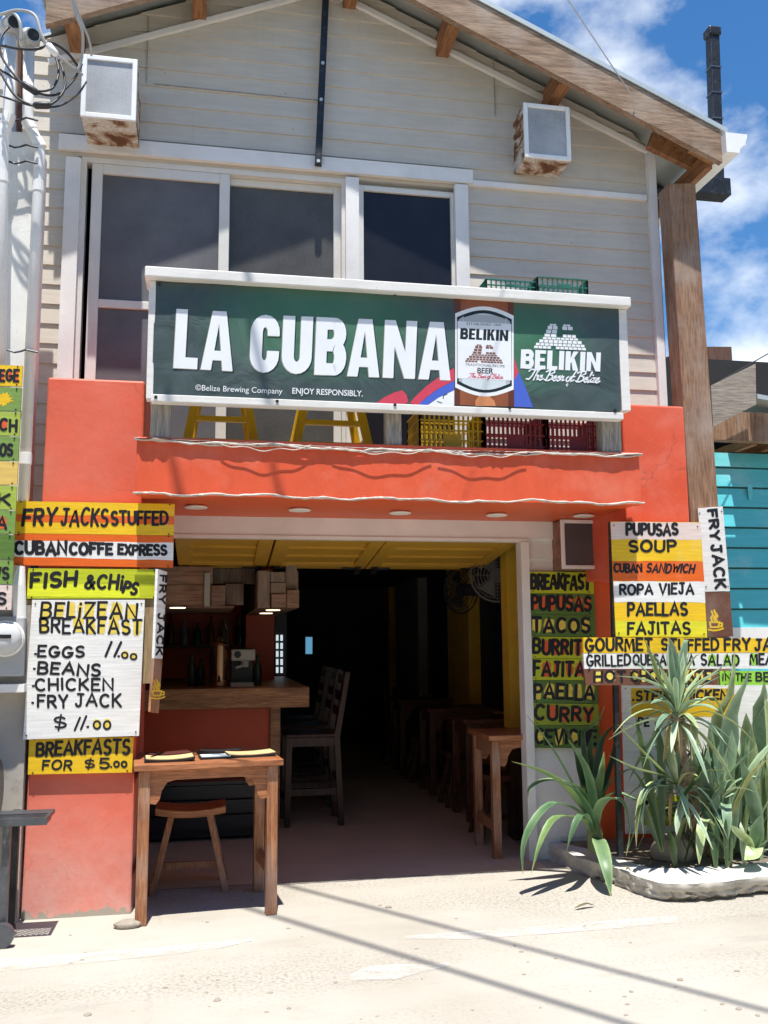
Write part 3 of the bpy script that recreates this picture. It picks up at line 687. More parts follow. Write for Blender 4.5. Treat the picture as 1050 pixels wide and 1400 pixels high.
# ------------------------------------------------------------------ balcony: banner
BY = 5.088
def bprint():
    m, t, b = base('banner print', .38); c = N(t, 'ShaderNodeTexCoord'); x = N(t, 'ShaderNodeSeparateXYZ'); t.links.new(c.outputs['Object'], x.inputs[0])
    def band(out, c0, w):
        a = N(t, 'ShaderNodeMath', operation='SUBTRACT'); a.inputs[1].default_value = c0; t.links.new(out, a.inputs[0])
        d = N(t, 'ShaderNodeMath', operation='DIVIDE'); d.inputs[1].default_value = w; t.links.new(a.outputs[0], d.inputs[0])
        p = N(t, 'ShaderNodeMath', operation='POWER'); p.inputs[1].default_value = 2; t.links.new(d.outputs[0], p.inputs[0])
        return p.outputs[0]
    def blob(cx, cz, wx, wz):
        s = N(t, 'ShaderNodeMath', operation='ADD'); t.links.new(band(x.outputs['X'], cx, wx), s.inputs[0]); t.links.new(band(x.outputs['Z'], cz, wz), s.inputs[1])
        return ramp(t, s.outputs[0], [(0, (1, 1, 1)), (1, (0, 0, 0))])
    mxn = mixc(t, 1, blob(-.45, .42, .75, .36), blob(.72, .36, .5, .33), 'SCREEN')
    col = mixc(t, mxn, (.050, .075, .073), (.050, .165, .088))
    v = coords(t); n = noise(t, v, 3, 6, .6); f = ramp(t, n, [(.4, (0, 0, 0)), (.75, (.22,)*3)]); col = mixc(t, f, col, (.20, .24, .235))
    t.links.new(col, b.inputs['Base Color']); bump(t, b, noise(t, v, 3.5, 4, .5, .9), .6, .03); return m
bt = thing('advertising_banner', 'long green banner reading LA CUBANA hung along the balcony rail', 'banner', (1.07, BY, 2.79))
mb = MB(); nx, ny = 70, 24
for j in range(ny+1):
    for i in range(nx+1):
        s, t = i/nx, j/ny
        u = 212+(846-212)*s+(-5+7*s)*t*1.0; v0 = 385+(407-385)*s; v1 = 548+(563-548)*s; v = v0+(v1-v0)*t
        p = W(u, v, BY); wr = .5+.5*math.sin(8*s+14*t*(1-s)+2*math.sin(5*s)); ed = max(abs(s-.5)*2, abs(t-.5)*2)**3
        p.y += .0006*wr+.004*ed*(.5+.5*math.sin(40*s+9*t))
        mb.v.append(p)
for j in range(ny):
    for i in range(nx): a = j*(nx+1)+i; mb.f.append((a, a+1, a+nx+2, a+nx+1))
obj('banner_sheet', mb, bprint(), bt, smooth=True)
BM = onplane(BY)
def pr(name, col, rough=.4): return mk('banner ink '+name, col, rough, .05, 5, 0)
INK_W = pr('white', (.80, .82, .84)); INK_D = pr('dark', (.012, .02, .022)); INK_T = pr('tan', (.36, .35, .26))
INK_R = pr('red', (.62, .06, .10)); INK_B = pr('blue', (.07, .13, .55)); INK_BR = mk('banner ink amber', (.27, .085, .035), .35, .35, 5, 0, stretch=(1, 1, 1)); INK_GL = pr('amber glow', (.62, .25, .10)); INK_BD = pr('dark amber', (.12, .035, .018)); INK_GY = pr('label grey', (.42, .45, .47)); INK_G = pr('leaf green', (.02, .09, .05)); INK_P = pr('pale', (.62, .68, .70))
def block(mb, text, p0, p1, h, M, off, sh=(0, 0)):
    t = .25
    GBW = {'L': .52, 'A': .70, 'C': .62, 'U': .64, 'B': .64, 'N': .70, 'E': .54, 'I': .25, 'K': .66, ' ': .3}
    tot = sum(GBW[c]+.075 for c in text)-.075; x = 0
    dx, dy = p1[0]-p0[0], p1[1]-p0[1]; ln = math.hypot(dx, dy); ux, uy = dx/ln, dy/ln; vx, vy = uy, -ux; k = ln/tot
    for c in text:
        w_ = GBW[c]; X = lambda gx, gy: (p0[0]+sh[0]+ux*(x+gx)*k+vx*gy*h, p0[1]+sh[1]+uy*(x+gx)*k+vy*gy*h)
        def pol(*q): _k[0] += 1; mb.add([M(*X(*p), off+(_k[0] % 7)*.00003) for p in q], [tuple(range(len(q)))])
        def rec(a, b, c_, d): pol((a, b), (c_, b), (c_, d), (a, d))
        def rib(q): ribbon(mb, [X(*p) for p in q], t*(k+h)/2*.92, M, off, 'butt')
        r = t/2; e = .105
        if c == 'L': rec(0, 0, t, 1); rec(t, 0, w_, .19)
        elif c == 'I': rec(0, 0, t, 1)
        elif c == 'E': rec(0, 0, t, 1); rec(t, 0, w_, .19); rec(t, .81, w_, 1); rec(t, .41, w_-.05, .59)
        elif c == 'N': rec(0, 0, t*.92, 1); rec(w_-t*.92, 0, w_, 1); pol((t*.92, 1), (t*.92, .55), (w_-t*.92, 0), (w_-t*.92, .45))
        elif c == 'K': rec(0, 0, t, 1); pol((t, .62), (t, .36), (w_-.02, 1), (w_-.28, 1)); pol((t+.03, .54), (w_-.28, 0), (w_, 0), (t+.2, .64))
        elif c == 'A': pol((0, 0), (t*.9, 0), (w_/2+.01, .86), (w_/2, 1), (w_/2-.15, 1)); pol((w_-t*.9, 0), (w_, 0), (w_/2+.15, 1), (w_/2, 1), (w_/2-.01, .86)); rec(.17, .17, w_-.17, .33)
        elif c == 'U': rib([(r, 1), (r, .3)]+arc(w_/2, .3, w_/2-r, .3-e, 180, 360, 10)+[(w_-r, 1)])
        elif c == 'C': rib([(w_-r, .64), (w_-r, .7)]+arc(w_/2, .7, w_/2-r, .3-e, 0, 180, 10)+arc(w_/2, .3, w_/2-r, .3-e, 180, 360, 10)+[(w_-r, .38)])
        elif c == 'B':
            rec(0, 0, t, 1); rib([(t*.9, 1-e), (w_-.24, 1-e)]+arc(w_-.24, .72, .13, .28-e, 80, -80, 8)+[(w_-.24, .52), (t*.9, .52)])
            rib([(t*.9, .52), (w_-.22, .52)]+arc(w_-.22, .31, .13, .31-e, 80, -80, 8)+[(w_-.22, e), (t*.9, e)])
        x += w_+.075
for nm, m_, sh, of in (('lettering_shadow', INK_D, (1.5, 1.5), .0005), ('lettering_outline', INK_T, (-.9, .8), .0009), ('lettering', INK_W, (0, 0), .0013)):
    for a_ in (('LA', (237, 503), (318, 507.5), 81), ('CUBANA', (341, 508.5), (616, 520), 79)): mb = MB(); mb.flat = True; block(mb, *a_, BM, of, sh); obj(nm, mb, m_, bt)
mb = MB(); mb.flat = True; bfont(mb, '©Belize Brewing Company', (267, 533.5), (386, 538.5), 8, BM, .0013); obj('small_print', mb, INK_W, bt); mb = MB(); bfont(mb, 'ENJOY RESPONSIBLY.', (399.5, 538), (496, 542), 8.2, BM, .0013, bold=.012); mb.flat = True; obj('small_print', mb, INK_W, bt)
# ribbon in flag colours
def shp(name, m_, polys, off):
    for p in polys: mb = MB(); mb.flat = True; _k[0] += 1; mb.add([BM(*q, off+(_k[0] % 5)*.00003) for q in p], [tuple(range(len(p)))]); obj(name, mb, m_, bt)
shp('printed_ribbon', INK_R, [[(512, 553), (524, 544), (538, 537), (550, 533.5), (556, 540), (558, 549), (552, 554)], [(560, 551), (570, 540), (583, 528), (602, 514), (621, 503), (621, 520), (598, 532), (583, 543), (571, 554)], [(703, 489), (709, 509), (703, 519)]], .0006)
shp('printed_ribbon', INK_B, [[(571, 554), (583, 543.5), (598, 532.5), (621, 520.5), (621, 533), (600, 543), (584, 554)], [(703, 519), (709, 509), (719, 531), (729, 557), (703, 556)]], .0008)
shp('printed_ribbon', INK_W, [[(584, 554.5), (600, 543.5), (621, 533.5), (621, 555)]], .0010)
mb = MB(); mb.flat = True
for q in ([(594, 551), (604, 546), (616, 541)], [(604, 546), (608, 549), (614, 549)], [(606, 545), (606, 541), (611, 539)], [(598, 549), (604, 551)]): ribbon(mb, q, 1.4, BM, .0010)
obj('printed_leaf', mb, INK_G, bt)
# bottle and label
shp('printed_bottle', INK_BR, [[(621.5, 404), (702, 407), (703, 556), (621.5, 553.5)]], .0007)
shp('bottle_shade', INK_BD, [[(621.5, 404), (630, 404.3), (629, 553.6), (621.5, 553.5)], [(694, 406.7), (702, 407), (703, 556), (695, 555.7)]], .0008)
shp('bottle_glow', INK_GL, [[(650, 555), (650, 548), (655, 541), (668, 541), (676, 548), (678, 555)], [(634, 405), (690, 406.5), (686, 410), (640, 409)]], .0009)
def barrel(cx, hw, v0, v1, bul, n=10, pinch=1.5):
    top = [(cx-hw+2*hw*i/n, v0-bul*math.sin(math.pi*i/n)+(i/n-.5)*3) for i in range(n+1)]; bot = [(cx+hw-2*hw*i/n, v1+bul*math.sin(math.pi*i/n)+(.5-i/n)*3) for i in range(n+1)]
    return top+bot
shp('bottle_label', INK_W, [barrel(662.3, 40, 430, 531, 11)], .0010)
shp('label_border', INK_D, [barrel(662.3, 37.5, 435, 526, 11)], .0013)
shp('label_face', INK_P, [barrel(662.3, 35, 439, 522.5, 10.5)], .0016)
shp('label_shade', INK_GY, [[(627, 437), (634, 432), (633, 440), (632, 523), (627.5, 521)], [(691, 434), (697.5, 440), (697, 523), (691.5, 525), (692, 442)], [(634, 434), (648, 430), (676, 431), (691, 436), (691, 442), (634, 440)]], .0018)
shp('label_face', INK_W, [[(625.5, 439), (699, 443), (699.5, 520), (625.5, 517)]], .0019)
for f_, a_, kw in ((bfont, ('ESTABLISHED 1969', (638, 444), (685, 446), 3.4), {}), (block, ('BELIKIN', (629, 463.5), (694.5, 466.5), 15), {}), (bfont, ('TRADITIONAL RECIPE', (636, 500), (690, 502.5), 3.6), {}), (bfont, ('BEER', (652.5, 510), (674.5, 511), 7.6), dict(bold=.02))):
    mb = MB(); mb.flat = True; f_(mb, *a_, BM, .0022, **kw); obj('label_lettering', mb, INK_D, bt)
mb = MB(); write(mb, 'The Beer of Belize', (640, 516.5), (687, 518), 6.5, .8, BM, .0022, GS, .35); mb.flat = True; obj('label_lettering', mb, INK_R, bt)
def temple(mb, cx, cy, s, off, pos=True):
    """stepped pyramid: tiers with slits between the courses"""
    rr = random.Random(4)
    tiers = [(-1, 1, 0, .10), (-.93, .95, .12, .22), (-.80, .84, .24, .36), (-.66, .70, .38, .46), (-.60, -.12, .48, .60), (.10, .62, .48, .60), (-.54, -.10, .62, .76), (.08, .56, .62, .76), (-.48, -.08, .78, .92), (.08, .50, .78, .92), (-.40, -.14, .93, 1.0), (.12, .40, .93, 1.0)]
    for (a, b, c, d) in tiers:
        k = max(2, int((b-a)*6)); 
        for i in range(k):
            if rr.random() < .08: continue
            x0 = a+(b-a)*i/k; x1 = a+(b-a)*(i+.86)/k; _k[0] += 1
            q = [(x0, c), (x1, c), (x1*.985, d), (x0*.985, d)]
            mb.add([BM(cx+s*x, cy-s*.95*y+s*x*.045, off+(_k[0] % 5)*.00003) for x, y in q], [(0, 1, 2, 3)])
mb = MB(); mb.flat = True; temple(mb, 662, 496, 26, .0022); obj('label_emblem', mb, mk('banner ink maroon', (.22, .10, .08), .4, .1, 5, 0), bt)
mb = MB(); mb.flat = True; temple(mb, 766, 477.5, 36, .0013); obj('emblem', mb, INK_W, bt)
mb = MB(); mb.flat = True; block(mb, 'BELIKIN', (711.5, 503.5), (820.5, 508), 26, BM, .0013); obj('emblem_lettering', mb, INK_W, bt); mb = MB(); mb.flat = True; write(mb, 'The Beer of Belize', (719, 519), (818, 523.5), 15, 1.9, BM, .0013, GS, .35); obj('emblem_lettering', mb, INK_W, bt)
mb = MB(); 
for (u, v) in ((218, 388), (540, 402), (695, 408), (840, 410), (379, 548.5), (540, 553.5), (697, 557.5), (841, 561), (213, 543)):
    mb = MB(); p = W(u, v, BY-.004); mb.lathe(p, [(.009, -.004), (.009, .003)], 10, 'y'); obj('grommet', mb, DARKMETAL, bt)

# ------------------------------------------------------------------ things on the balcony
YEL = mk('yellow stool paint', (.72, .43, .015), .4, .15, 8, dirt=.25)
def bstool(ul, ur, y, lean, label):
    xa, xb = px(ul, 600, y), px(ur, 600, y); xm = (xa+xb)/2; z0, z1 = 2.361, 3.12; d = .20
    t = thing('stool', label, 'stool', (xm, y+d, z0), 'yellow stools on the balcony')
    hw = (xb-xa)/2; tops = []
    feet = {}
    for sx in (-1, 1):
        for sy in (-1, 1):
            f = Vector((xm+sx*hw*1.25, y+d+sy*d*1.1, z0)); tp = Vector((xm+sx*hw*.55, y+d+sy*d*.6, z1)); feet[sx, sy] = (f, tp)
            mb = MB(); mb.bar(f, tp, .05, .04); obj('leg', mb, YEL, t, bevel=.004)
    for (a, b, h) in (((-1, -1), (1, -1), .36), ((-1, 1), (1, 1), .30), ((-1, -1), (-1, 1), .26), ((1, -1), (1, 1), .26), ((-1, -1), (1, -1), .22)):
        P = lambda k: feet[k][0].lerp(feet[k][1], h/.76)
        mb = MB(); mb.bar(P(a), P(b), .035, .03); obj('rung', mb, YEL, t)
    mb = MB(); mb.box(xm-.17, xm+.17, y+d-.16, y+d+.16, z1, z1+.035); obj('seat', mb, YEL, t, bevel=.01)
bstool(258, 346, 5.42, 0, 'yellow wooden stool behind the left end of the banner')
bstool(408, 502, 5.42, 0, 'yellow wooden stool behind the middle of the banner')
def crate(mb, x0, x1, y0, y1, z0, z1, nv=10, nh=5, t=.012):
    def face(p, du, dv, nu, nvv):
        for i in range(nu+1): a = p+du*(i/nu); mb.bar(a, a+dv, t, t*.7, (0, 0, 1) if abs(dv.z) < .5 else (0, 1, 0))
        for j in range(nvv+1): a = p+dv*(j/nvv); mb.bar(a, a+du, t*1.3 if j in (0, nvv) else t, t*.8, (0, 0, 1))
    e = Vector((0, 0, z1-z0))
    face(Vector((x0, y0, z0)), Vector((x1-x0, 0, 0)), e, nv, nh); face(Vector((x0, y1, z0)), Vector((x1-x0, 0, 0)), e, nv, nh)
    face(Vector((x0, y0, z0)), Vector((0, y1-y0, 0)), e, max(3, int(nv*.8)), nh); face(Vector((x1, y0, z0)), Vector((0, y1-y0, 0)), e, max(3, int(nv*.8)), nh)
    mb.box(x0, x1, y0, y1, z0, z0+.01)
    mb.box(x0+(x1-x0)*.4, x0+(x1-x0)*.66, y0-.004, y0+.004, z0+(z1-z0)*.42, z0+(z1-z0)*.66)
CR_Y = mk('yellow crate plastic', (.55, .35, .02), .4, .15, 6); CR_R = mk('maroon crate plastic', (.22, .02, .03), .4, .15, 6); CR_G = mk('green crate plastic', (.03, .14, .10), .4, .15, 6)
def crate_thing(u0, u1, vt, y, dep, z0, m_, label, nv=11, nh=4):
    x0, x1 = px(u0, 590, y), px(u1, 590, y); z1 = pz((u0+u1)/2, vt, y); mb = MB(); crate(mb, x0, x1, y, y+dep, z0, z1, nv, nh)
    return tag(obj('crate', mb, m_, bevel=0), label, 'crate', 'plastic crates on the balcony')
crate_thing(574, 660, 562, 5.30, .33, 2.362, CR_Y, 'yellow plastic crate on the balcony under the banner', 13, 7)
crate_thing(663, 744, 564, 5.28, .36, 2.362, CR_R, 'maroon plastic crate next to the yellow crate', 13, 6)
crate_thing(749, 822, 567, 5.28, .36, 2.362, CR_R, 'maroon plastic crate nearest the right balcony post', 12, 6)
zr = pz(525, 384.5, 5.04)
def gcrate(u0, u1, h, y, rot, label):
    x0, x1 = px(u0, 390, y), px(u1, 390, y); mb = MB(); crate(mb, x0, x1, y, y+.15, zr+.004, zr+h, 10, 2, .008); return tag(obj('crate', mb, CR_G), label, 'crate', 'flat green crates on the balcony rail')
gcrate(665, 731, .07, 5.08, 0, 'flat dark green crate lying lower on the banner rail')
gcrate(735, 803, .105, 5.08, .0, 'taller pale-edged green crate at the right on the banner rail')

# ------------------------------------------------------------------ window air conditioners
def acwood():
    m, t, b = base('stained white box wood', .8); v = coords(t, (1, 1, 2.2)); n = noise(t, v, 5.5, 6, .6, .8)
    c = ramp(t, n, [(.44, (.66, .62, .56)), (.50, (.50, .38, .27)), (.56, (.20, .085, .035)), (.70, (.11, .045, .02))]); d = noise(t, v, 40, 5, .7)
    t.links.new(mixc(t, 1, c, ramp(t, d, [(.35, (.7,)*3), (.6, (1, 1, 1))]), 'MULTIPLY'), b.inputs['Base Color']); bump(t, b, d, .3, .004); return m
ACW = painted('white box paint', (.74, .71, .66), (.33, .2, .12), .6, .6); ACWOOD = acwood()
ACSCR = screen('ventilator mesh', (.36, .37, .38), .5, .1); ACDK = screen('dark ventilator mesh', (.09, .09, .10), .5, .1)
def acbox(u0, u1, v0, v1, yf, yb, casem, scr, label, ft=.03):
    um, vm = (u0+u1)/2, (v0+v1)/2; x0, x1 = px(u0, vm, yf), px(u1, vm, yf); z0, z1 = pz(um, v1, yf), pz(um, v0, yf)
    t = thing('air_conditioner_box', label, 'air conditioner', ((x0+x1)/2, yb, z0), 'boxed air conditioners on the front wall')
    mb = MB(); mb.box(x0+.004, x1-.004, yf+.022, yb, z0, z1-.004); obj('case', mb, casem, t, bevel=.004)
    mb = MB(); frame_rect(mb, x0, x1, z0+.002, z1, yf, yf+.02, ft); obj('front_frame', mb, mk('white box frame paint', (.82, .82, .81), .5, .05, 6), t, bevel=.003)
    mb = MB(); mb.box(x0+ft, x1-ft, yf+.010, yf+.018, z0+ft, z1-ft); obj('mesh_panel', mb, scr, t)
acbox(111, 187, 77, 162, 5.62, 6.0, ACWOOD, ACSCR, 'white framed air conditioner box high on the wall left of the gable')
acbox(717, 780, 143, 217, 5.75, 6.0, ACWOOD, ACSCR, 'pale air conditioner box on the wall under the right roof slope')
acbox(768, 829, 710.5, 778, 5.81, 6.0, W_PLANK, ACDK, 'small wooden air conditioner box under the balcony beside the doorway', .024)
#@@PART3
# ------------------------------------------------------------------ painted signs
def sign(label, c, y, colour, lines, th=.014, group=None, bands=(), name='painted_sign', M=None, edge=None, amount=.12, screws=True):
    """c: four corners tl,tr,br,bl; lines: dicts for write(); bands: (tl,tr,bl,br,material)"""
    M = M or onplane(y)
    ps = [M(*p, 0) for p in c]; cen = sum(ps, Vector())/4
    t = thing(name, label, 'sign', (cen.x, cen.y, min(p.z for p in ps)), group)
    mb = MB(); panel(mb, c, M, th); obj('panel', mb, colour, t)
    for k, (a, b, d, e, m_) in enumerate(bands):
        mb = MB(); mb.flat = True; painted_band(mb, a, b, d, e, M, .0003+.00015*k); obj('painted_band', mb, m_, t)
    by = {}
    for L in lines:
        L = dict(L); m_ = L.pop('m', BLACK); pm = L.pop('pm', None); pk = L.pop('patch', None)
        key = (m_.name, round((L['p0'][1]+L['p1'][1])/24)); mb = by.setdefault(key, (m_, MB()))[1]; pmb = MB() if pm else None
        L.setdefault('hand', .34)
        write(mb, M=M, off=.0016, patch=pk, patches=pmb, **L)
        if pm and pmb.v: pmb.flat = True; obj('paint_patch', pmb, pm, t)
    for m_, mb in by.values(): mb.flat = True; obj('lettering', mb, m_, t)
    if screws:
        (tl, tr, br, bl) = c
        for (p, q) in ((tl, br), (tr, bl), (br, tl), (bl, tr)):
            d = math.hypot(q[0]-p[0], q[1]-p[1]); f = min(.12, 7/d); pp = M(p[0]+(q[0]-p[0])*f, p[1]+(q[1]-p[1])*f, .002)
            mb = MB(); mb.lathe(pp, [(.004, -.002), (.004, .003)], 8, 'y'); obj('screw', mb, DARKMETAL, t)
    return t
def ln(text, p0, p1, h, w=4, **k): return dict(text=text, p0=p0, p1=p1, h=h, w=w, **k)
Y_ = signpaint('yellow', (.83, .52, .015)); O_ = signpaint('orange', (.76, .13, .012)); WH_ = signpaint('white', (.80, .79, .76)); LIME = signpaint('lime', (.50, .55, .02)); OLIVE = signpaint('olive green', (.30, .36, .03))
GRN = signpaint('leaf green', (.10, .19, .035)); LGRN = signpaint('light green', (.36, .46, .07)); MGRN = signpaint('mid green', (.19, .31, .07)); PINKW = signpaint('pinkish white', (.74, .60, .54)); BROWN = signpaint('brown', (.16, .065, .04)); PY = signpaint('patch yellow', (.80, .62, .10), 0); PR = signpaint('patch red', (.72, .12, .03), 0); BRG = signpaint('bright green', (.30, .62, .06))

# left pillar
PSY = 5.268
sign('yellow board with an orange stripe reading FRY JACKS STUFFED', [(22, 685), (239, 689), (237.5, 732), (19, 729)], PSY, Y_,
     [ln('FRY', (31, 717), (75, 716), 21, 4.6, slant=.15), ln('JACKS', (84, 718), (146, 718), 22, 3.7, slant=.1), ln('STUFFED', (153, 717), (229, 716.5), 17, 3.8)],
     bands=[((19.8, 703), (238.5, 706), (19.6, 713), (238.2, 717), O_)])
sign('white board edged in orange reading CUBAN COFFE EXPRESS', [(18.5, 729.5), (237.5, 732.5), (236.5, 776), (17, 772.5)], PSY, O_,
     [ln('CUBAN', (21, 757), (90, 757.5), 15.5, 5), ln('COFFE', (96, 757), (153, 757), 14, 4.6), ln('EXPRESS', (162, 757), (227, 759), 12.5, 4)],
     bands=[((18, 739), (237, 742), (17.8, 761), (236.8, 766), WH_)], amount=.1)
sign('lime green board reading FISH & CHIPS under the coffee board', [(38.5, 777), (218, 778.5), (217, 818), (36.5, 818.5)], 5.262, LIME,
     [ln('FISH', (42, 803), (103, 800), 18, 5.2, slant=.15), ln('&CHi', (116, 804), (166, 806), 17, 4.3, slant=.1, h1=19), ln('PS', (168, 809), (185, 813), 15, 4.2, slant=.1)],
     bands=[((38.5, 797.5), (190, 800), (36.8, 815), (191, 817), signpaint('bright lime', (.74, .78, .03)))])
pb = MB(); panel(pb, [(29, 820), (214, 819), (212, 934), (23, 940)], onplane(5.275), .022)
tag(obj('backing_board', pb, W_PLY), 'raw wooden backing board behind the white breakfast menu', 'board')
sign('large white menu board listing BELIZEAN BREAKFAST eggs beans chicken fry jack', [(44, 820), (198, 820), (190, 1006), (31.5, 1011)], 5.245, WH_,
     [ln('BELiZEAN', (56, 844), (186, 845), 20, 3.7, slant=.08, patch='BELZEANi', pm=PY), ln('BREAKFAST', (55, 865), (193, 866), 19, 3.6, patch='BKFAST', pm=PY),
      ln('EGGS', (52, 898), (114, 898), 14, 3.6, slant=.1), ln('11', (144, 896), (160, 898), 20, 3.4, slant=.12), ln('.', (161, 897), (163, 897), 14, 3), ln('00', (166, 899), (186, 902), 9, 2.6, patch='0', pm=PY, hand=.1),
      ln('.', (47, 894), (49.5, 894), 8, 3.2), ln('BEANS', (52, 920), (136, 924), 15, 3.7, slant=.05), ln('.', (46, 915), (48.5, 915), 8, 3.2),
      ln('CHICKEN', (49, 943), (154, 943), 15, 3.4), ln('.', (44.5, 938), (47, 938), 8, 3.2), ln('FRY', (52, 967), (92, 967), 16, 3.5), ln('JACK', (104, 965), (165, 966), 17, 3.4), ln('.', (43, 961), (45.5, 961), 8, 3.2),
      ln('$', (74, 996), (90, 996), 17, 2.8), ln('11', (102, 998), (113, 998), 18, 2.9, slant=.25), ln('.', (118, 994), (121, 994), 12, 3), ln('00', (128, 997), (151, 997), 13, 2.8, patch='0', pm=PY)], th=.006, amount=.05)
sign('small yellow board reading BREAKFASTS FOR $ 5.00', [(40, 1009), (182.5, 1008), (180.5, 1056), (38, 1059)], 5.27, Y_,
     [ln('BREAKFASTS', (50, 1033), (176, 1030), 17, 4.2, slant=.1, h1=19), ln('FOR', (58, 1052), (97, 1052), 12, 3, slant=.15), ln('$', (116, 1051), (129, 1051), 13, 2.4), ln('5', (136, 1050), (149, 1050), 13, 3.2), ln('.', (151, 1049), (153, 1049), 10, 2.6), ln('00', (156, 1049), (173, 1049), 9, 2.8)], th=.025)
# oblique board at the doorway edge of the left pillar
a, b = W(213, 850, 5.16), W(227.5, 850, 5.33)
nn = Vector((b-a).cross(Vector((0, 0, 1)))).normalized()
if nn.y > 0: nn = -nn
OM = lambda u, v, off: plane_map(a+nn*off, nn)(u, v)
def cup(mb, cx, cy, s, M, off, w):
    for q in ([(-.5, -.05), (-.42, -.5), (.28, -.5), (.36, -.05), (-.5, -.05)], [(.36, -.1), (.62, -.15), (.6, -.42), (.3, -.42)], [(-.6, -.72), (-.2, -.8), (.3, -.76), (.7, -.62)], [(-.3, .1), (-.42, .35), (-.2, .6), (-.34, .95)], [(-.05, .1), (-.16, .35), (.06, .6), (-.1, 1.05)], [(.14, .1), (.04, .3), (.2, .5), (.1, .75)]):
        ribbon(mb, [(cx+s*x, cy-s*y) for x, y in q], w, M, off)
t = sign('tall narrow board turned sideways beside the doorway with black upright lettering', [(216, 778), (228.5, 782), (222, 901), (211, 900)], 5.2, WH_, [ln('FRY JACK', (219.5, 787), (214, 895), 8, 2.6, hand=.15)], M=OM, screws=False, name='painted_sign')
mb = MB(); panel(mb, [(211, 900.5), (222, 901.5), (217, 975), (206, 973)], OM, .014); obj('lower_panel', mb, W_ORANGEZ, t)
mb = MB(); mb.flat = True; cup(mb, 215.5, 944, 14, OM, .001, 2); obj('painted_cup', mb, Y_, t)

# green planks beside the doorway
rows = [('BREAKFAST', LIME, None, ''), ('PUPUSAS', GRN, PR, 'PUPUSA'), ('TACOS', GRN, PY, 'TACOS'), ('BURRITO', LIME, PR, 'URITO'), ('FAJITAS', LIME, PR, 'AJITS'), ('PAELLA', GRN, PY, 'PAEL'), ('CURRY', OLIVE, PR, 'URY'), ('CEVICHE', GRN, PY, 'VCI')]
vs = [(781.5, 811), (811.5, 840), (840.5, 870), (870.5, 900), (900.5, 929.5), (930, 961), (961.5, 991), (991.5, 1022.5)]
for (txt, m_, pm, pk), (v0, v1) in zip(rows, vs):
    f = (v0-781)/241; ul, ur = 721.5+7*f, 811+9.5*f
    sign(f'green plank reading {txt} in the column by the doorway', [(ul, v0), (ur, v0+.8), (ur+1.2, v1+.6), (ul+.8, v1)], 5.962, m_,
         [ln(txt, (ul+5, v1-7), (ur-5-(3 if len(txt) < 6 else 0), v1-5), 18.5, 4.5, patch=pk or None or '', pm=pm)], group='green menu planks by the doorway')
# tall striped board on the right pillar
t = sign('tall striped board with PUPUSAS at the top and FAJITAS at the bottom', [(835, 713), (958, 714), (967, 872), (842, 871)], 5.272, Y_,
     [ln('PUPUSAS', (857, 731), (926, 731), 14.5, 4.1), ln('SOUP', (861, 754), (924, 753), 14, 3.8), ln('CUBAN', (840, 782), (877, 782), 11, 3), ln('SANDWICH', (884, 782), (948, 783), 11, 2.7, slant=.2),
      ln('ROPA', (848, 812), (892, 812), 13.5, 3.3), ln('VIEJA', (902, 812), (948, 812), 13.5, 3.3), ln('PAELLAS', (859, 841), (939, 841), 16, 3.7), ln('FAJITAS', (859, 867), (943, 866), 15, 3.7)],
     bands=[((835, 713.5), (958, 714.5), (836, 737), (959.5, 738), PINKW), ((837, 767), (961, 767.5), (838.5, 794), (963, 795), O_), ((838.6, 794.5), (963, 795.5), (840, 823), (964.5, 824), WH_), ((841, 849), (966, 849), (842, 870.5), (967, 871.5), signpaint('greenish yellow', (.70, .66, .03)))])
mb = MB(); panel(mb, [(834, 713), (839, 713), (853, 1172), (846, 1172)], onplane(5.279), .03)
tag(obj('sign_post', mb, DARKMETAL), 'dark narrow upright holding the right-hand sign boards', 'post')
# post with its own sign ------------------------------------------------
mb = MB(); F = [(914, 250), (951, 250), (996, 880), (955.5, 880)]
ps = [W(u, v, 5.8) for u, v in F]; bl = ps[3]+(ps[3]-ps[0])*.9; br = ps[2]+(ps[2]-ps[1])*.9
k = (0-ps[3].z)/(ps[0].z-ps[3].z); bl = ps[3]+(ps[3]-ps[0])*(ps[3].z/(ps[0].z-ps[3].z)); br = ps[2]+(ps[2]-ps[1])*(ps[2].z/(ps[1].z-ps[2].z))
q = [bl, br, ps[1], ps[0]]; mb.hexa(q, [p+Vector((0, .16, 0)) for p in q])
POST = thing('wooden_post', 'tall rough wooden post carrying the right eave', 'post', (3.25, 5.88, 0)); obj('shaft', mb, W_POST, POST, bevel=.008)
q0 = [W(951.5, 455, 5.84), W(957, 455, 5.84), W(999, 880, 5.84), W(994, 880, 5.84)]
mb = MB(); mb.hexa([q0[3], q0[2], q0[1], q0[0]], [p+Vector((0, .1, 0)) for p in (q0[3], q0[2], q0[1], q0[0])]); obj('side_plank', mb, W_GREY, POST)
FM = onplane(5.784)
t = sign('narrow white board on the post reading FRY JACK above a yellow cup', [(954, 695), (988, 692), (998, 808), (964, 809)], 5.784, WH_, [ln('FRY', (968.5, 698), (972.5, 738), 11, 4, hand=.2), ln('JACK', (973, 746), (979, 804), 13, 4, hand=.2)], M=FM)
mb = MB(); panel(mb, [(964, 810), (998, 809), (1002.5, 870), (968, 871)], FM, .013); obj('lower_panel', mb, BROWN, t)
mb = MB(); mb.flat = True; cup(mb, 978, 850, 15, FM, .001, 2.6); obj('painted_cup', mb, Y_, t)

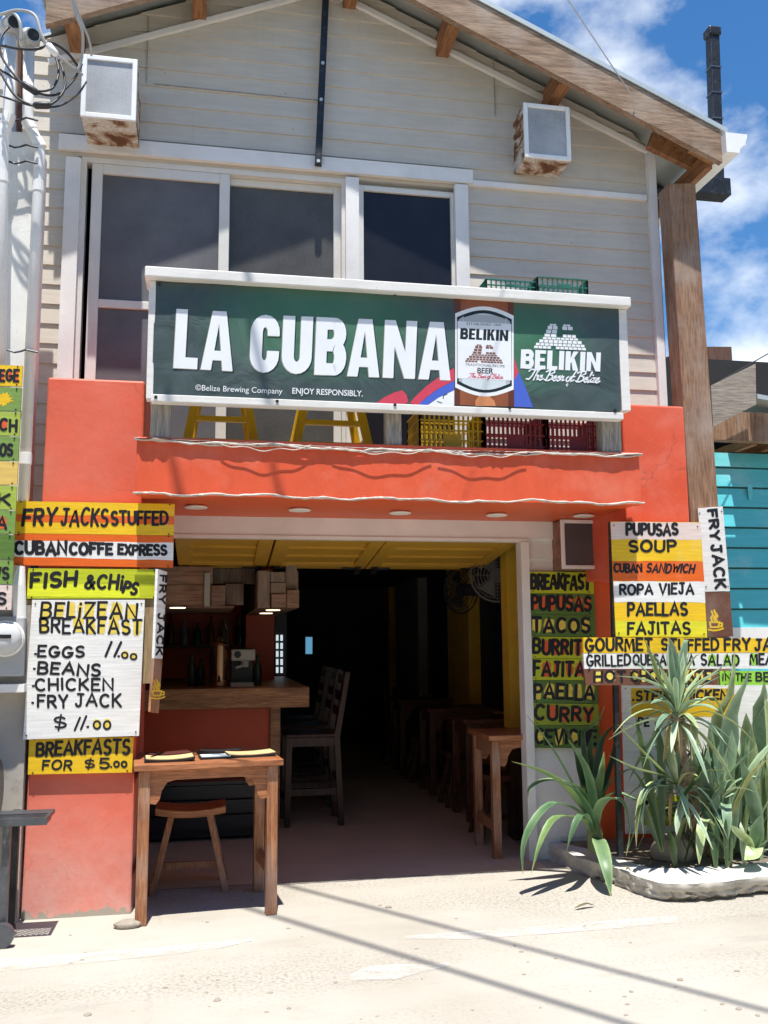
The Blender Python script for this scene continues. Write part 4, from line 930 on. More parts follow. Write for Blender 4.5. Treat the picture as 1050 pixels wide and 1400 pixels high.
# boards over the planter
GY = 5.235
sign('long yellow board reading GOURMET STUFFED FRY JACKS above the plants', [(797.5, 871.5), (1130, 873), (1130, 892), (798, 893)], GY, Y_,
     [ln('GOURMET', (801, 889), (891, 889), 16, 3.6), ln('STUFFED', (905, 888), (982, 888), 14.5, 3.3), ln('FRY', (991, 888), (1025, 888), 14.5, 3.4), ln('JACKS', (1033, 888), (1092, 888), 14.5, 3.4)], th=.02)
sign('long white board reading GRILLED QUESADILLA SALAD above the plants', [(797.5, 893.5), (1130, 893), (1130, 914), (799, 914.5)], GY, WH_,
     [ln('GRILLED', (803, 911), (862, 909), 14, 2.9), ln('QUESADILLA', (866, 908.5), (949, 908.5), 13.5, 2.7), ln('SALAD', (959, 909), (1010, 909), 13.5, 2.9, patch='AD', pm=BRG), ln('MEA', (1026, 908.5), (1056, 908.5), 13.5, 3.2, patch='M', pm=BRG)], th=.02)
sign('brown board reading HOT CHOCOLATE in black over yellow', [(798, 915.5), (981, 914.5), (982, 936), (801, 937)], GY, BROWN,
     [ln('HOT', (813, 932), (855, 931), 13.5, 3.6, patch='HO', pm=PY), ln('CHOCOLATE', (863, 931), (972, 931), 13.5, 3.3, patch='CHOATE', pm=PY)], th=.02)
sign('bright green board reading IN THE BE beside the brown board', [(984, 917.5), (1130, 917), (1130, 936), (985, 937)], GY, BRG, [ln('IN', (988, 930), (999, 930), 9, 2), ln('THE', (1006, 930), (1027, 930), 9, 2.2), ln('BE', (1034, 931), (1051, 931), 11, 2.6)], th=.02)
sign('white menu board half hidden behind the yucca with yellow and lime patches', [(850, 937), (1090, 937), (1090, 1140), (856, 1140)], 5.77, WH_,
     [ln('.', (865, 957), (867, 957), 6, 3), ln('STEW CHICKEN', (870, 958), (994, 955), 12, 3.4, slant=.1), ln('.', (866, 991), (868, 991), 6, 2.8), ln('PE', (873, 992), (887, 992), 10, 3), ln('FISH', (884, 1110), (924, 1110), 13, 4)],
     bands=[((862.5, 941), (1004, 941), (863.5, 980), (1004, 980), signpaint('deep yellow', (.70, .44, .01))), ((878, 1088), (930, 1088), (881, 1128), (931, 1128), LIME)])

# pole planks on the far left -------------------------------------------
PLY = 5.10
pr_ = [(500, 528, Y_, 'IEGE', (-4, 25), PR, 'board reading yellow with red lettering IEGE, topmost on the white pole'), (530, 562, MGRN, '', None, None, 'green plank with a yellow sunburst on the white pole'), (563.5, 596, LGRN, 'CH', (0, 22), PR, 'light green plank ending in CH on the white pole'),
       (597.5, 630, MGRN, 'OS', (0, 16), None, 'green plank ending in OS on the white pole'), (631.5, 663, signpaint('ochre', (.72, .50, .13)), '', None, None, 'plain ochre plank on the white pole'), (664.5, 697, LGRN, 'K', (-2, 13), None, 'light green plank ending in K on the white pole'),
       (698.5, 730, MGRN, 'A', (-4, 8), PR, 'green plank ending in A over a red streak on the white pole'), (731.5, 765, GRN, '', None, None, 'dark green plank without letters on the white pole'), (766.5, 799, MGRN, 'WS', (-12, 11), None, 'green plank ending in WS on the white pole'), (800.5, 834, PINKW, 'S', (-4, 7), None, 'pinkish plank ending in S at the bottom of the white pole')]
for (v0, v1, m_, txt, pos, pm, lab) in pr_:
    f = (v0-500)/335; ur = 31-16*f
    L = [ln(txt, (pos[0], v1-8), (pos[1], v1-7), 15, 3.8, patch='CIEAG' if pm else '', pm=pm)] if txt else []
    t = sign(lab.replace('board reading yellow with', 'yellow plank with'), [(-75, v0-3), (ur, v0), (ur-1.5, v1), (-76, v1-3)], PLY, m_, L, group='painted planks on the pole', th=.016)
    if v0 == 530:
        mb = MB(); mb.flat = True; pts = []
        for k in range(28): a = 2*math.pi*k/28; r_ = (13 if k % 2 else 8)*(.8+.5*rnd.random()); pts.append((4+r_*1.1*math.cos(a), 546+r_*.8*math.sin(a)))
        mb.add([W(*p, PLY-.0006) for p in pts], [tuple(range(28))]); obj('sunburst', mb, Y_, t)

# ------------------------------------------------------------------ pole, conduits and cables at the left
POLEW = painted('flaking white pole paint', (.80, .79, .74), (.42, .39, .34), .75, .7)
PVC = mk('white pvc pipe', (.80, .79, .76), .4, .08, 4, .05, 60, dirt=.25, dirtcol=(.4, .38, .34))
PO = thing('utility_pole', 'square white concrete pole with flaking paint beside the restaurant', 'pole', (-1.3, 5.5, 0))
mb = MB(); mb.hexa([(-1.62, 5.36, 0), (-1.02, 5.36, 0), (-1.03, 5.36, pz(10, 178, 5.36)), (-1.62, 5.36, pz(10, 178, 5.36))], [(-1.62, 5.7, 0), (-1.02, 5.7, 0), (-1.03, 5.7, pz(10, 178, 5.36)), (-1.62, 5.7, pz(10, 178, 5.36))]); obj('shaft', mb, POLEW, PO, bevel=.01)
mb = MB(); mb.tube([W(17, 185, 5.45), W(17, 60, 5.45)], .052, 14); obj('steel_riser', mb, mk('zinc grey pipe', (.55, .55, .54), .45, .1, 5, .05, 60, .3), PO)
mb = MB(); mb.bar(W(27, 185, 5.42), W(28, 45, 5.42), .02, .05, (0, 1, 0)); obj('angle_iron', mb, mk('rusty iron', (.12, .05, .03), .8, .4, 10), PO)
def conduit(pts, r, label, head=True):
    mb = MB(); P = [W(*p) for p in pts]; sm = []
    for i in range(len(P)):
        if 0 < i < len(P)-1:
            a, b, c = P[i-1], P[i], P[i+1]; da = min(.07, (a-b).length/2.1); dc = min(.07, (c-b).length/2.1); A = b+(a-b).normalized()*da; C_ = b+(c-b).normalized()*dc
            for k in range(6): t_ = k/5; sm.append(A*(1-t_)**2+b*2*t_*(1-t_)+C_*t_**2)
        else: sm.append(P[i])
    mb.tube(sm, r, 14); o = obj('electrical_conduit', mb, PVC, smooth=True); tag(o, label, 'conduit', 'electrical conduits on the pole')
    for p, q in ((P[1], P[2]), (P[2], P[3]) if len(P) > 3 else (P[0], P[1])):
        for f in (.12, .88):
            mb = MB(); c = p.lerp(q, f); d = (q-p).normalized()*.03; mb.tube([c-d, c+d], r*1.12, 14); obj('coupling', mb, PVC, o)
    if head:
        mb = MB(); c = P[0]; mb.lathe(c, [(.04, -.02), (.058, 0), (.06, .05), (.045, .085), (.015, .095)], 16); mb.tube([c+Vector((0, 0, .03)), c+Vector((.035, -.075, .02))], [.05, .042], 12); obj('weatherhead', mb, mk('grey weatherhead', (.42, .42, .41), .5, .2, 8), o)
        mb = MB(); mb.tube([c+Vector((.034, -.074, .02)), c+Vector((.037, -.08, .018))], .034, 12); obj('opening', mb, DARKMETAL, o)
conduit([(40, 62, 5.34), (38, 168, 5.34), (55, 200, 5.34), (32, 690, 5.30)], .031, 'white plastic conduit with a kink running down beside the pole')
conduit([(14, 45, 5.25), (12, 160, 5.25), (4, 185, 5.25), (-2, 690, 5.24)], .032, 'white plastic conduit in front of the white pole')
for (v, y) in ((163, 5.29), (200, 5.29), (222, 5.29), (480, 5.27)):
    mb = MB(); r_ = []
    for u in range(-20, 60, 8): r_.append(W(u, v+2*math.sin(u), y))
    mb.tube(r_, .006, 5); obj('strap', mb, DARKMETAL, PO)
CBL = mk('black cable', (.03, .03, .032), .5, .2, 5); CBG = mk('grey cable', (.40, .40, .39), .5, .1, 5)
def spline(ctrl, n=10):
    P = [Vector(c) for c in ctrl]; P = [P[0]*2-P[1]]+P+[P[-1]*2-P[-2]]; out = []
    for i in range(1, len(P)-2):
        for k in range(n):
            t_ = k/n; a, b, c, d = P[i-1:i+3]
            out.append(.5*((2*b)+(c-a)*t_+(2*a-5*b+4*c-d)*t_**2+(3*b-a-3*c+d)*t_**3))
    out.append(P[-2]); return out
cabs = [([(0, 20, 5.2), (25, 14, 5.15), (48, 22, 5.12), (60, 55, 5.12), (86, 82, 5.2), (112, 102, 5.4)], CBG, .009, 'grey cable arching over the pole top'), ([(20, 30, 5.2), (2, 50, 5.14), (3, 78, 5.12), (28, 112, 5.1), (52, 127, 5.12), (78, 129, 5.2), (100, 110, 5.3), (112, 88, 5.45)], CBL, .007, 'black cable looping low under the weatherheads'),
        ([(0, 95, 5.13), (28, 112, 5.12), (50, 124, 5.1), (72, 120, 5.14), (80, 98, 5.2), (74, 74, 5.25), (58, 55, 5.28)], CBL, .007, 'black cable with a tight loop by the wall'), ([(0, 98, 5.12), (20, 130, 5.1), (45, 144, 5.1), (70, 142, 5.14), (88, 122, 5.2), (86, 96, 5.24), (78, 78, 5.3)], CBL, .007, 'black cable with the widest loop by the wall'),
        ([(0, 131, 5.14), (25, 139, 5.12), (48, 145, 5.1), (80, 145, 5.2), (105, 130, 5.35), (118, 112, 5.5)], CBL, .006, 'lowest thin black cable crossing to the wall'), ([(96, -10, 5.2), (104, 20, 5.25), (113, 45, 5.3), (112, 78, 5.4), (106, 98, 5.42)], CBG, .009, 'grey cable dropping past the eave end'), ([(97, -10, 5.22), (112, 30, 5.3), (122, 55, 5.4), (125, 76, 5.5)], CBG, .007, 'thin grey cable hanging in front of the rake board'),
        ([(0, 62, 5.2), (30, 67, 5.15), (55, 66, 5.14), (68, 58, 5.2), (90, 70, 5.3), (108, 92, 5.45)], CBL, .008, 'black cable tied across the top of the pole'), ([(8, 22, 5.2), (18, 18, 5.17), (27, 30, 5.14), (29, 55, 5.15)], CBG, .010, 'short grey cable bent into the weatherhead')]
for (c, m_, r_, lab) in cabs:
    mb = MB(); mb.tube(spline([W(*p) for p in c]), r_, 7); tag(obj('cable', mb, m_, smooth=True), lab, 'cable', 'cables around the pole top')
for (p, q, y, m_, lab) in (((29, 113), (52, 128), 5.095, CBL, 'black splice sleeve on the upper loop'), ((45, 144), (70, 144), 5.09, CBL, 'black taped splice on the lower loop'), ((65, 60), (78, 76), 5.11, PVC, 'white splice sleeve by the eave')):
    mb = MB(); a, b = W(*p, y), W(*q, y); mb.tube([a, a.lerp(b, .15), a.lerp(b, .85), b], [.010, .020, .020, .010], 10); tag(obj('cable_splice', mb, m_, smooth=True), lab, 'splice')
# guy wire to the rake board and the overhead cables whose shadows cross the street
mb = MB(); mb.tube([W(868, 137, 5.57), W(770, -10, 4.9), W(640, -200, 4.2)], .004, 5); tag(obj('wire', mb, CBG), 'thin wire running up from the right rake board', 'wire')
def shadow_cable(p, q, hp, hq, r_, label):
    a, b = G(*p), G(*q); A = a-SUN_DIR*(hp/-SUN_DIR.z); Bv = b-SUN_DIR*(hq/-SUN_DIR.z); d = (A-Bv)
    A2 = A+d*.6; B2 = Bv-d*.35
    pts = [B2.lerp(A2, i/24) for i in range(25)]
    mb = MB(); mb.tube(pts, r_, 8); tag(obj('overhead_cable', mb, CBL, smooth=True), label, 'cable', 'overhead cables above the street')
shadow_cable((1050, 1382), (390, 1210), 6.2, 6.9, .018, 'thick overhead cable nearer the restaurant')
shadow_cable((850, 1398), (350, 1245), 6.0, 6.7, .019, 'thick overhead cable farther out over the street')
# meter box
mb = MB(); mb.box(-2.2, -.935, 5.27, 5.355, 0, 1.62); tag(obj('meter_wall', mb, mk('bare grey render', (.42, .38, .33), .85, .2, 3, .3, 30, dirt=.5)), 'low grey rendered wall at the left edge behind the pillar', 'wall')
t = thing('electric_meter', 'round electric meter with a glass cover on a grey box at the left edge', 'meter', (px(8, 900, 5.2), 5.22, pz(8, 925, 5.2)))
mb = MB(); pbox(mb, -30, 32, 843, 925, 5.19, 5.27); obj('box', mb, mk('grey meter box paint', (.40, .41, .42), .5, .1, 5), t, bevel=.01)
c = W(9, 873, 5.187)
mb = MB(); mb.lathe(c, [(.092, 0), (.095, -.02), (.088, -.035)], 28, 'y'); obj('ring', mb, PVC, t)
m, tt, bb = base('clear meter glass', .08); bb.inputs['Base Color'].default_value = (.75, .76, .76, 1); bb.inputs['Alpha'].default_value = .75
mb = MB(); mb.lathe(c+Vector((0, -.035, 0)), [(.084, 0), (.082, -.03), (.06, -.05), (.02, -.056)], 28, 'y'); obj('dome', mb, m, t, smooth=True)
mb = MB(); mb.box(c.x-.04, c.x+.04, c.y-.095, c.y-.09, c.z+.0, c.z+.02); obj('dial', mb, DARKMETAL, t)
mb = MB(); pbox(mb, -40, 33, 936, 947, 5.17, 5.27); tag(obj('ledge', mb, WHITE), 'thin painted ledge below the electric meter', 'ledge')
mb = MB(); mb.tube([W(27, 846, 5.23), W(26, 800, 5.23), W(29, 774, 5.23)], [.034, .034, .02], 14); tag(obj('pipe_stub', mb, PVC, smooth=False), 'white pipe stub above the electric meter', 'pipe')

# ------------------------------------------------------------------ barbecue at the far left
t = thing('barbecue', 'dark barrel barbecue with a side shelf at the left edge', 'barbecue', (-1.2, 5.0, 0))
STEEL = mk('burnt steel', (.11, .12, .135), .4, .4, 7, .25, 60, .6, dirt=.5, dirtcol=(.3, .29, .28)); BLK = mk('black grill enamel', (.02, .02, .025), .3, .3, 5)
xb_ = px(-4, 1075, 5.0); mb = MB(); mb.lathe((xb_-.37, 5.02, .68), [(.02, .37), (.17, .365), (.2, .34), (.2, -.34), (.17, -.365), (.02, -.37)], 28, 'x'); obj('barrel', mb, BLK, t, smooth=False)
sx0, sx1, sz = xb_-.1, px(69, 1103, 4.95), .585
mb = MB(); mb.box(sx0, sx1, 4.99, 5.10, sz-.02, sz); mb.box(sx0, sx1, 4.86, 4.875, sz-.035, sz); mb.box(sx1-.016, sx1, 4.875, 4.99, sz-.03, sz); obj('side_shelf', mb, STEEL, t)
def lattice(x0, x1, y0, y1, z, s=.035, w_=.006):
    mb = MB(); L = int((x1-x0+y1-y0)/s)+1
    for i in range(L):
        for sg in (1, -1):
            c = i*s
            if sg > 0: a = (x0+c, y0) if x0+c <= x1 else (x1, y0+(c-(x1-x0))); b = (x0, y0+c) if y0+c <= y1 else (x0+(c-(y1-y0)), y1)
            else: a = (x1-c, y0) if x1-c >= x0 else (x0, y0+(c-(x1-x0))); b = (x1, y0+c) if y0+c <= y1 else (x1-(c-(y1-y0)), y1)
            if abs(a[0]-b[0]) < .004: continue
            mb.bar((a[0], a[1], z), (b[0], b[1], z), w_, .004)
    return mb
obj('shelf_mesh', lattice(sx0, sx1-.016, 4.876, 4.989, sz-.006, .026, .007), STEEL, t)
xl_ = px(8, 1180, 4.93)
for (x, y) in ((xl_, 4.93), (xl_, 5.14), (xl_-.6, 4.93), (xl_-.6, 5.14)):
    mb = MB(); mb.bar((x, y, 0), (x, y, .58), .035, .035); obj('leg', mb, STEEL if y < 5 else DARKMETAL, t)
mb = MB(); mb.bar((xl_-.6, 4.95, .15), (xl_, 4.95, .15), .03); obj('stretcher', mb, DARKMETAL, t)
mb = MB(); mb.lathe((xl_+.01, 4.86, .055), [(.015, -.02), (.055, -.02), (.057, 0), (.055, .02), (.015, .02)], 18, 'y'); obj('wheel', mb, STEEL, t)

# ------------------------------------------------------------------ table, menus, stool
def table(label, x0, x1, y0, y1, h, m_top, m_leg, group, loc=None, scallop=True, leg=.055):
    t = thing('table', label, 'table', ((x0+x1)/2, (y0+y1)/2, 0), group)
    mb = MB(); n = 4
    for i in range(n): a = y0+(y1-y0)*i/n; mb.box(x0, x1, a+.0015, y0+(y1-y0)*(i+1)/n-.0015, h-.032, h-(.0006 if i % 2 else 0))
    obj('tabletop', mb, m_top, t, bevel=.004)
    i_ = .025
    for x in (x0+i_, x1-i_-leg):
        for y in (y0+i_, y1-i_-leg):
            mb = MB(); mb.box(x, x+leg, y, y+leg, 0, h-.033); obj('leg', mb, m_leg, t, bevel=.005)
    for y in (y0+i_+.012, y1-i_-leg+.012):
        xa, xb = x0+i_+leg, x1-i_-leg; zt2, zm, zl = h-.034, h-.085, h-.20
        sc_ = [(xa, zt2), (xb, zt2), (xb, zl)]+[(xb-.03, zl-.005), (xb-.045, zl+.02), (xb-.05, zl+.05), (xb-.085, zm-.012), (xb-.13, zm)]
        sc_ += [(xa+.13, zm), (xa+.085, zm-.012), (xa+.05, zl+.05), (xa+.045, zl+.02), (xa+.03, zl-.005), (xa, zl)]
        mb = MB()
        # split in convex pieces: rail and two brackets
        mb.prism([(xa, y, zt2), (xb, y, zt2), (xb, y, zm), (xa, y, zm)], (0, .022, 0))
        for sg, xe in ((1, xa), (-1, xb)):
            br_ = [(xe, y, zm), (xe+sg*.13, y, zm), (xe+sg*.085, y, zm-.012), (xe+sg*.058, y, zl+.06), (xe+sg*.05, y, zl+.02), (xe+sg*.03, y, zl-.005), (xe, y, zl)]
            mb.prism(br_, (0, .022, 0))
        obj('apron', mb, m_top, t)
    for x in (x0+i_+.012, x1-i_-leg+.02):
        mb = MB(); mb.box(x, x+.025, y0+i_+leg, y1-i_-leg, h-.13, h-.034); obj('side_rail', mb, m_leg, t)
        mb = MB(); mb.box(x, x+.03, y0+i_+leg, y1-i_-leg, .17, .235); obj('stretcher', mb, m_leg, t)
    return t
TX0, TX1, TY0, TY1, TH = -.385, .385, 5.0, 5.68, .80
# the table stands a little skewed to the street
def skew(t, ang): t.rotation_euler = (0, 0, ang)
T1 = table('varnished wooden table with curved brackets standing in front of the open doorway', TX0, TX1, 5.06, 5.64, .795, W_ORANGE, W_ORANGEZ, None, leg=.058); skew(T1, R(5))
mb = MB(); a = W(186, 1262, 5.02); rr = random.Random(8)
STONE = mk('grey stone', (.30, .26, .21), .95, .35, 9, 1.0, 24, dirt=.6, dirtcol=(.14, .11, .085))
def rock(c, r, seed, flat=.6):
    rr = random.Random(seed); bm = bmesh.new(); bmesh.ops.create_icosphere(bm, subdivisions=3, radius=1)
    ph = [Vector((rr.random()-.5, rr.random()-.5, rr.random()-.5)).normalized() for _ in range(9)]; dd = [.75+.25*rr.random() for _ in ph]
    vs = []
    for v in bm.verts:
        p = v.co.copy()
        for n_, d_ in zip(ph, dd):
            e = p.dot(n_)-d_
            if e > 0: p -= n_*e*.9
        p *= 1+.05*(rr.random()-.5); vs.append(Vector((c[0]+p.x*r[0], c[1]+p.y*r[1], c[2]+max(p.z, -.6)*r[2]+.6*r[2])))
    fs = [tuple(v.index for v in f.verts) for f in bm.faces]; bm.free(); mb = MB(); mb.add(vs, fs); return mb
tag(obj('stone', rock((G(181, 1273).x-.03, G(181, 1273).y+.07, 0), (.07, .045, .025), 3), STONE), 'flat grey stone wedged at the front left foot of the table', 'stone')
# menus
COVER = mk('black menu cover', (.02, .018, .02), .45, .3, 10); PAGE = mk('tan menu page', (.62, .45, .22), .6, .2, 14, 0); DKPG = mk('dark red menu cover', (.09, .025, .02), .5, .2, 8); PALE = mk('pale blue paper', (.55, .66, .68), .6, .08, 14, 0)
def menu(x, y, rot, wd, dp, lift, page, label, z=.796):
    c, s = math.cos(rot), math.sin(rot); mb = MB(); n = 8; top = []
    P = lambda a, b, h: Vector((x+c*a-s*b, y+s*a+c*b, z+h))
    t = thing('menu', label, 'menu', (x, y, z), 'menus lying on the table')
    for lay, hh, m_, ins in (('cover', .0, COVER, 0), ('page', .011, page, .008)):
        mb = MB(); A = []
        for i in range(n+1):
            a = -wd/2+ins+(wd-2*ins)*i/n; h = hh+lift*((i/n-.45)**2)*.7; A.append((a, h))
        th = .010 if lay == 'cover' else .004; vs = []; 
        for a, h in A:
            for b in (-dp/2+ins, dp/2-ins):
                for k in (h, h+th): vs.append(P(a, b, k))
        fs = []
        for i in range(n):
            o = 4*i; q = o+4; fs += [(o, q, q+2, o+2), (o+1, o+3, q+3, q+1), (o, o+1, q+1, q), (o+2, q+2, q+3, o+3)]
        fs += [(0, 2, 3, 1), (4*n, 4*n+1, 4*n+3, 4*n+2)]; mb.add(vs, fs); obj(lay, mb, m_, t)
    return t
menu(-.19, 5.20, R(4), .26, .17, .05, PAGE, 'tan menu with dark cover at the left front of the table')
menu(-.20, 5.40, R(12), .24, .15, .03, DKPG, 'dark red menu lying behind the left tan menu')
menu(.24, 5.30, R(8), .27, .17, .04, PAGE, 'tan menu with dark cover at the right of the table')
menu(.08, 5.47, R(-10), .24, .15, .03, COVER, 'black closed menu at the back of the table')
menu(.05, 5.24, R(6), .17, .12, .0, PALE, 'pale blue sheet menu between the two tan menus')
# little stool
def stool(x, y, label, w_=.30, d_=.26, h=.46, group='wooden saddle stools', m_s=W_ORANGE, m_l=W_ORANGEZ):
    t = thing('stool', label, 'stool', (x, y, 0), group); mb = MB(); n = 10; top = []; 
    for i in range(n+1):
        a = -w_/2+w_*i/n; top.append((a, h-.022*(1-(2*i/n-1)**2)))
    vs = []
    for a, z in top:
        vs += [Vector((x+a, y-d_/2, z)), Vector((x+a, y+d_/2, z)), Vector((x+a, y-d_/2, z-.04)), Vector((x+a, y+d_/2, z-.04))]
    fs = []
    for i in range(n): o = 4*i; q = o+4; fs += [(o, q, q+1, o+1), (o+2, o+3, q+3, q+2), (o, o+2, q+2, q), (o+1, q+1, q+3, o+3)]
    fs += [(0, 1, 3, 2), (4*n, 4*n+2, 4*n+3, 4*n+1)]; mb.add(vs, fs); obj('seat', mb, m_s, t, bevel=.004)
    ft = {}
    for sx in (-1, 1):
        for sy in (-1, 1):
            a = Vector((x+sx*w_*.52, y+sy*d_*.52, 0)); b = Vector((x+sx*w_*.27, y+sy*d_*.34, h-.05)); ft[sx, sy] = (a, b); mb = MB(); mb.bar(a, b, .036, .036, (0, 1, 0)); obj('leg', mb, m_l, t, bevel=.003)
    for (a, b, f) in (((-1, -1), (-1, 1), .3), ((1, -1), (1, 1), .3)):
        mb = MB(); mb.bar(ft[a][0].lerp(ft[a][1], f), ft[b][0].lerp(ft[b][1], f), .022, .035); obj('stretcher', mb, m_l, t)
    mb = MB(); c0 = [(ft[sx, -1][0].lerp(ft[sx, -1][1], .3)+ft[sx, 1][0].lerp(ft[sx, 1][1], .3))/2 for sx in (-1, 1)]; mb.bar(c0[0], c0[1], .022, .035); obj('stretcher', mb, m_l, t)
    return t
ST = stool(-.08, 5.78, 'small wooden stool with a dished seat pushed under the doorway table', .40, .26, .475)
#@@PART4
# ------------------------------------------------------------------ inside the restaurant
t = thing('bar_counter', 'wooden topped bar counter with a red front inside the doorway', 'counter', (0, 7.5, 0))
mb = MB(); x1 = px(423, 955, 7.2); z1 = pz(320, 941, 7.2); z0 = pz(320, 969, 7.2)
mb.box(-1.0, x1, 7.2, 7.26, z0, z1); obj('counter_edge', mb, W_COUNTER, t, bevel=.006)
mb = MB(); mb.box(-1.0, x1, 7.262, 9.6, z1-.06, z1-.004); obj('countertop', mb, W_COUNTER, t)
xr = px(369, 1020, 7.4); mb = MB(); mb.box(-1.0, xr, 7.4, 9.55, 0, z1-.062); obj('front_panel', mb, REDIN, t)
mb = MB(); mb.box(px(369.5, 1020, 7.36), px(383, 1020, 7.36), 7.36, 7.46, 0, z0); obj('post', mb, W_COUNTER, t)
t = thing('slatted_bench', 'low black slatted bench against the red bar front', 'bench', (-.1, 7.2, 0)); xe = px(363, 1090, 6.98)
for k in range(3):
    mb = MB(); mb.box(-.9, xe, 6.98, 7.03, .10+.105*k, .185+.105*k); obj('slat', mb, BLK, t)
mb = MB(); mb.box(-.9, xe, 7.03, 7.38, .03, .40); obj('body', mb, BLK, t)
mb = MB(); mb.box(-.9, xe+.01, 6.97, 7.385, .402, .425); obj('lid', mb, BLK, t)
LIT = emit('lit lamp disc', (1, .82, .55), 1.6)
t = thing('bar_canopy', 'boxed canopy of rough planks hanging above the bar', 'canopy', (0, 7.2, 1.66))
def cbox(u0, u1, v0, v1, y0, dep, m_=W_PLANK, nm='plank'):
    mb = MB(); pbox(mb, u0, u1, v0, v1, y0, y0+dep); return obj(nm, mb, m_, t, bevel=.004)
W_PLANK2 = wood('grey canopy plank', (.34, .24, .18), (.17, .11, .08), 'z', .7, .8, .4, .4)
cbox(170, 291, 774, 799, 6.9, .06); cbox(170, 289, 799.5, 828, 6.9, .06); cbox(279, 287, 783, 829, 6.885, .014, mk('bare steel strip', (.40, .40, .37), .45, .1, 8, .1, 60, .3), 'steel_strip'); cbox(289, 308, 800, 828, 6.88, .10)
cbox(170, 320, 828.5, 831, 6.9, 1.6, W_PLANK, 'underside'); cbox(291, 352, 777, 798, 7.2, .05, W_PLANK2); cbox(308, 333, 798, 827, 7.15, .05, W_PLANK2)
cbox(352, 369.5, 780, 831, 6.84, .12, W_PLANK2); cbox(370, 390.5, 782, 796, 6.83, .3, W_PLANK2); cbox(370, 391, 796.5, 811.5, 6.82, .3, W_PLANK2); cbox(371, 391.5, 812, 831, 6.80, .3); cbox(392, 409, 806.5, 831, 6.83, .5); cbox(390.8, 406, 772, 806, 6.9, .3, W_PLANK2)
mb = MB(); mb.box(px(350, 830, 6.95), px(408, 830, 6.95), 6.97, 9.4, pz(380, 831, 6.9), pz(380, 780, 6.9)); obj('beam', mb, W_PLANK, t)
zb = pz(380, 831, 6.9)-.002
for (u, v, z) in ((373.3, 833.8, zb), (363.8, 838.2, zb), (348.8, 844.2, zb), (328.6, 855.9, zb), (243, 830.5, pz(240, 831, 6.9)-.003)):
    p = G(u, v, z); mb = MB(); mb.lathe((p.x, p.y, z), [(.055, 0), (.055, -.006)], 18); obj('lamp_disc', mb, LIT, t)
# coffee urn and machine on the bar
COPPER = mk('polished copper', (.62, .34, .20), .22, .08, 4, .03, 40, .95); zc = z1-.004
c = W(299, 930, 7.62); t = thing('coffee_urn', 'polished copper coffee urn standing on the bar', 'urn', (c.x, c.y, zc))
mb = MB(); mb.lathe((c.x, c.y, zc), [(.07, 0), (.078, .01), (.078, .04), (.072, .05), (.074, .32), (.08, .335), (.03, .36), (.012, .39)], 32); obj('body', mb, COPPER, t, smooth=False)
mb = MB(); mb.tube([(c.x, c.y-.075, zc+.08), (c.x, c.y-.13, zc+.075), (c.x, c.y-.135, zc+.04)], .01, 8); obj('tap', mb, BLK, t)
c = W(331, 930, 7.6); t = thing('coffee_machine', 'pale espresso machine beside the copper urn', 'coffee machine', (c.x, c.y, zc)); CRM = mk('cream machine enamel', (.50, .49, .45), .35, .08, 5)
mb = MB(); mb.box(c.x-.09, c.x+.09, c.y+.06, c.y+.25, zc, zc+.30); obj('body', mb, BLK, t, bevel=.008)
mb = MB(); mb.box(c.x-.09, c.x+.10, c.y-.05, c.y+.06, zc+.20, zc+.29); obj('head', mb, CRM, t, bevel=.012)
mb = MB(); mb.lathe((c.x-.04, c.y-.055, zc+.25), [(.028, .005), (.028, -.004)], 16, 'y'); obj('gauge', mb, BLK, t)
mb = MB(); mb.lathe((c.x+.02, c.y, zc+.15), [(.03, 0), (.032, .05)], 16); mb.tube([(c.x+.02, c.y-.03, zc+.165), (c.x-.05, c.y-.13, zc+.15)], .01, 8); obj('filter_holder', mb, CRM, t)
mb = MB(); mb.box(c.x-.09, c.x+.09, c.y-.06, c.y+.06, zc, zc+.03); obj('drip_tray', mb, CRM, t)
GLS = mk('bottle glass', (.03, .05, .03), .1, .2, 5, 0)
for k, (u, y, hgt, lab) in enumerate(((262, 7.8, .26, 'tall dark bottle on the bar left of the copper urn'), (274, 7.85, .22, 'short dark bottle next to the copper urn'), (352, 7.7, .24, 'dark bottle on the bar right of the coffee machine'))):
    c = W(u, 930, y); mb = MB(); mb.lathe((c.x, c.y, zc), [(.032, 0), (.035, .01), (.035, hgt*.6), (.014, hgt*.78), (.012, hgt), (.015, hgt+.002)], 16); tag(obj('bottle', mb, GLS, smooth=True), lab, 'bottle')
t = thing('drinks_fridge', 'tall drinks fridge with a lit glass door deep inside the bar', 'fridge', (px(381, 900, 9.6), 9.8, 0))
mb = MB(); mb.box(px(376, 900, 9.6), px(392, 900, 9.6), 9.62, 10.1, 0, 1.75); obj('cabinet', mb, BLK, t)
mb = MB(); 
for i in range(5):
    for j in range(2): u = 377.5+j*6; pbox(mb, u, u+3.2, 868+i*11, 876+i*11, 9.6, 9.615)
obj('lit_shelf', mb, emit('fridge light', (.72, .85, .9), .55), t)
t = thing('screen', 'small glowing blue screen deep in the dark room', 'screen', W(423, 882, 12.5)); mb = MB(); pbox(mb, 418, 427, 871, 894, 12.5, 12.52); obj('display', mb, emit('blue screen', (.12, .33, .5), .6), t); mb = MB(); pbox(mb, 417, 428, 869, 896, 12.521, 12.55); obj('bezel', mb, BLK, t)
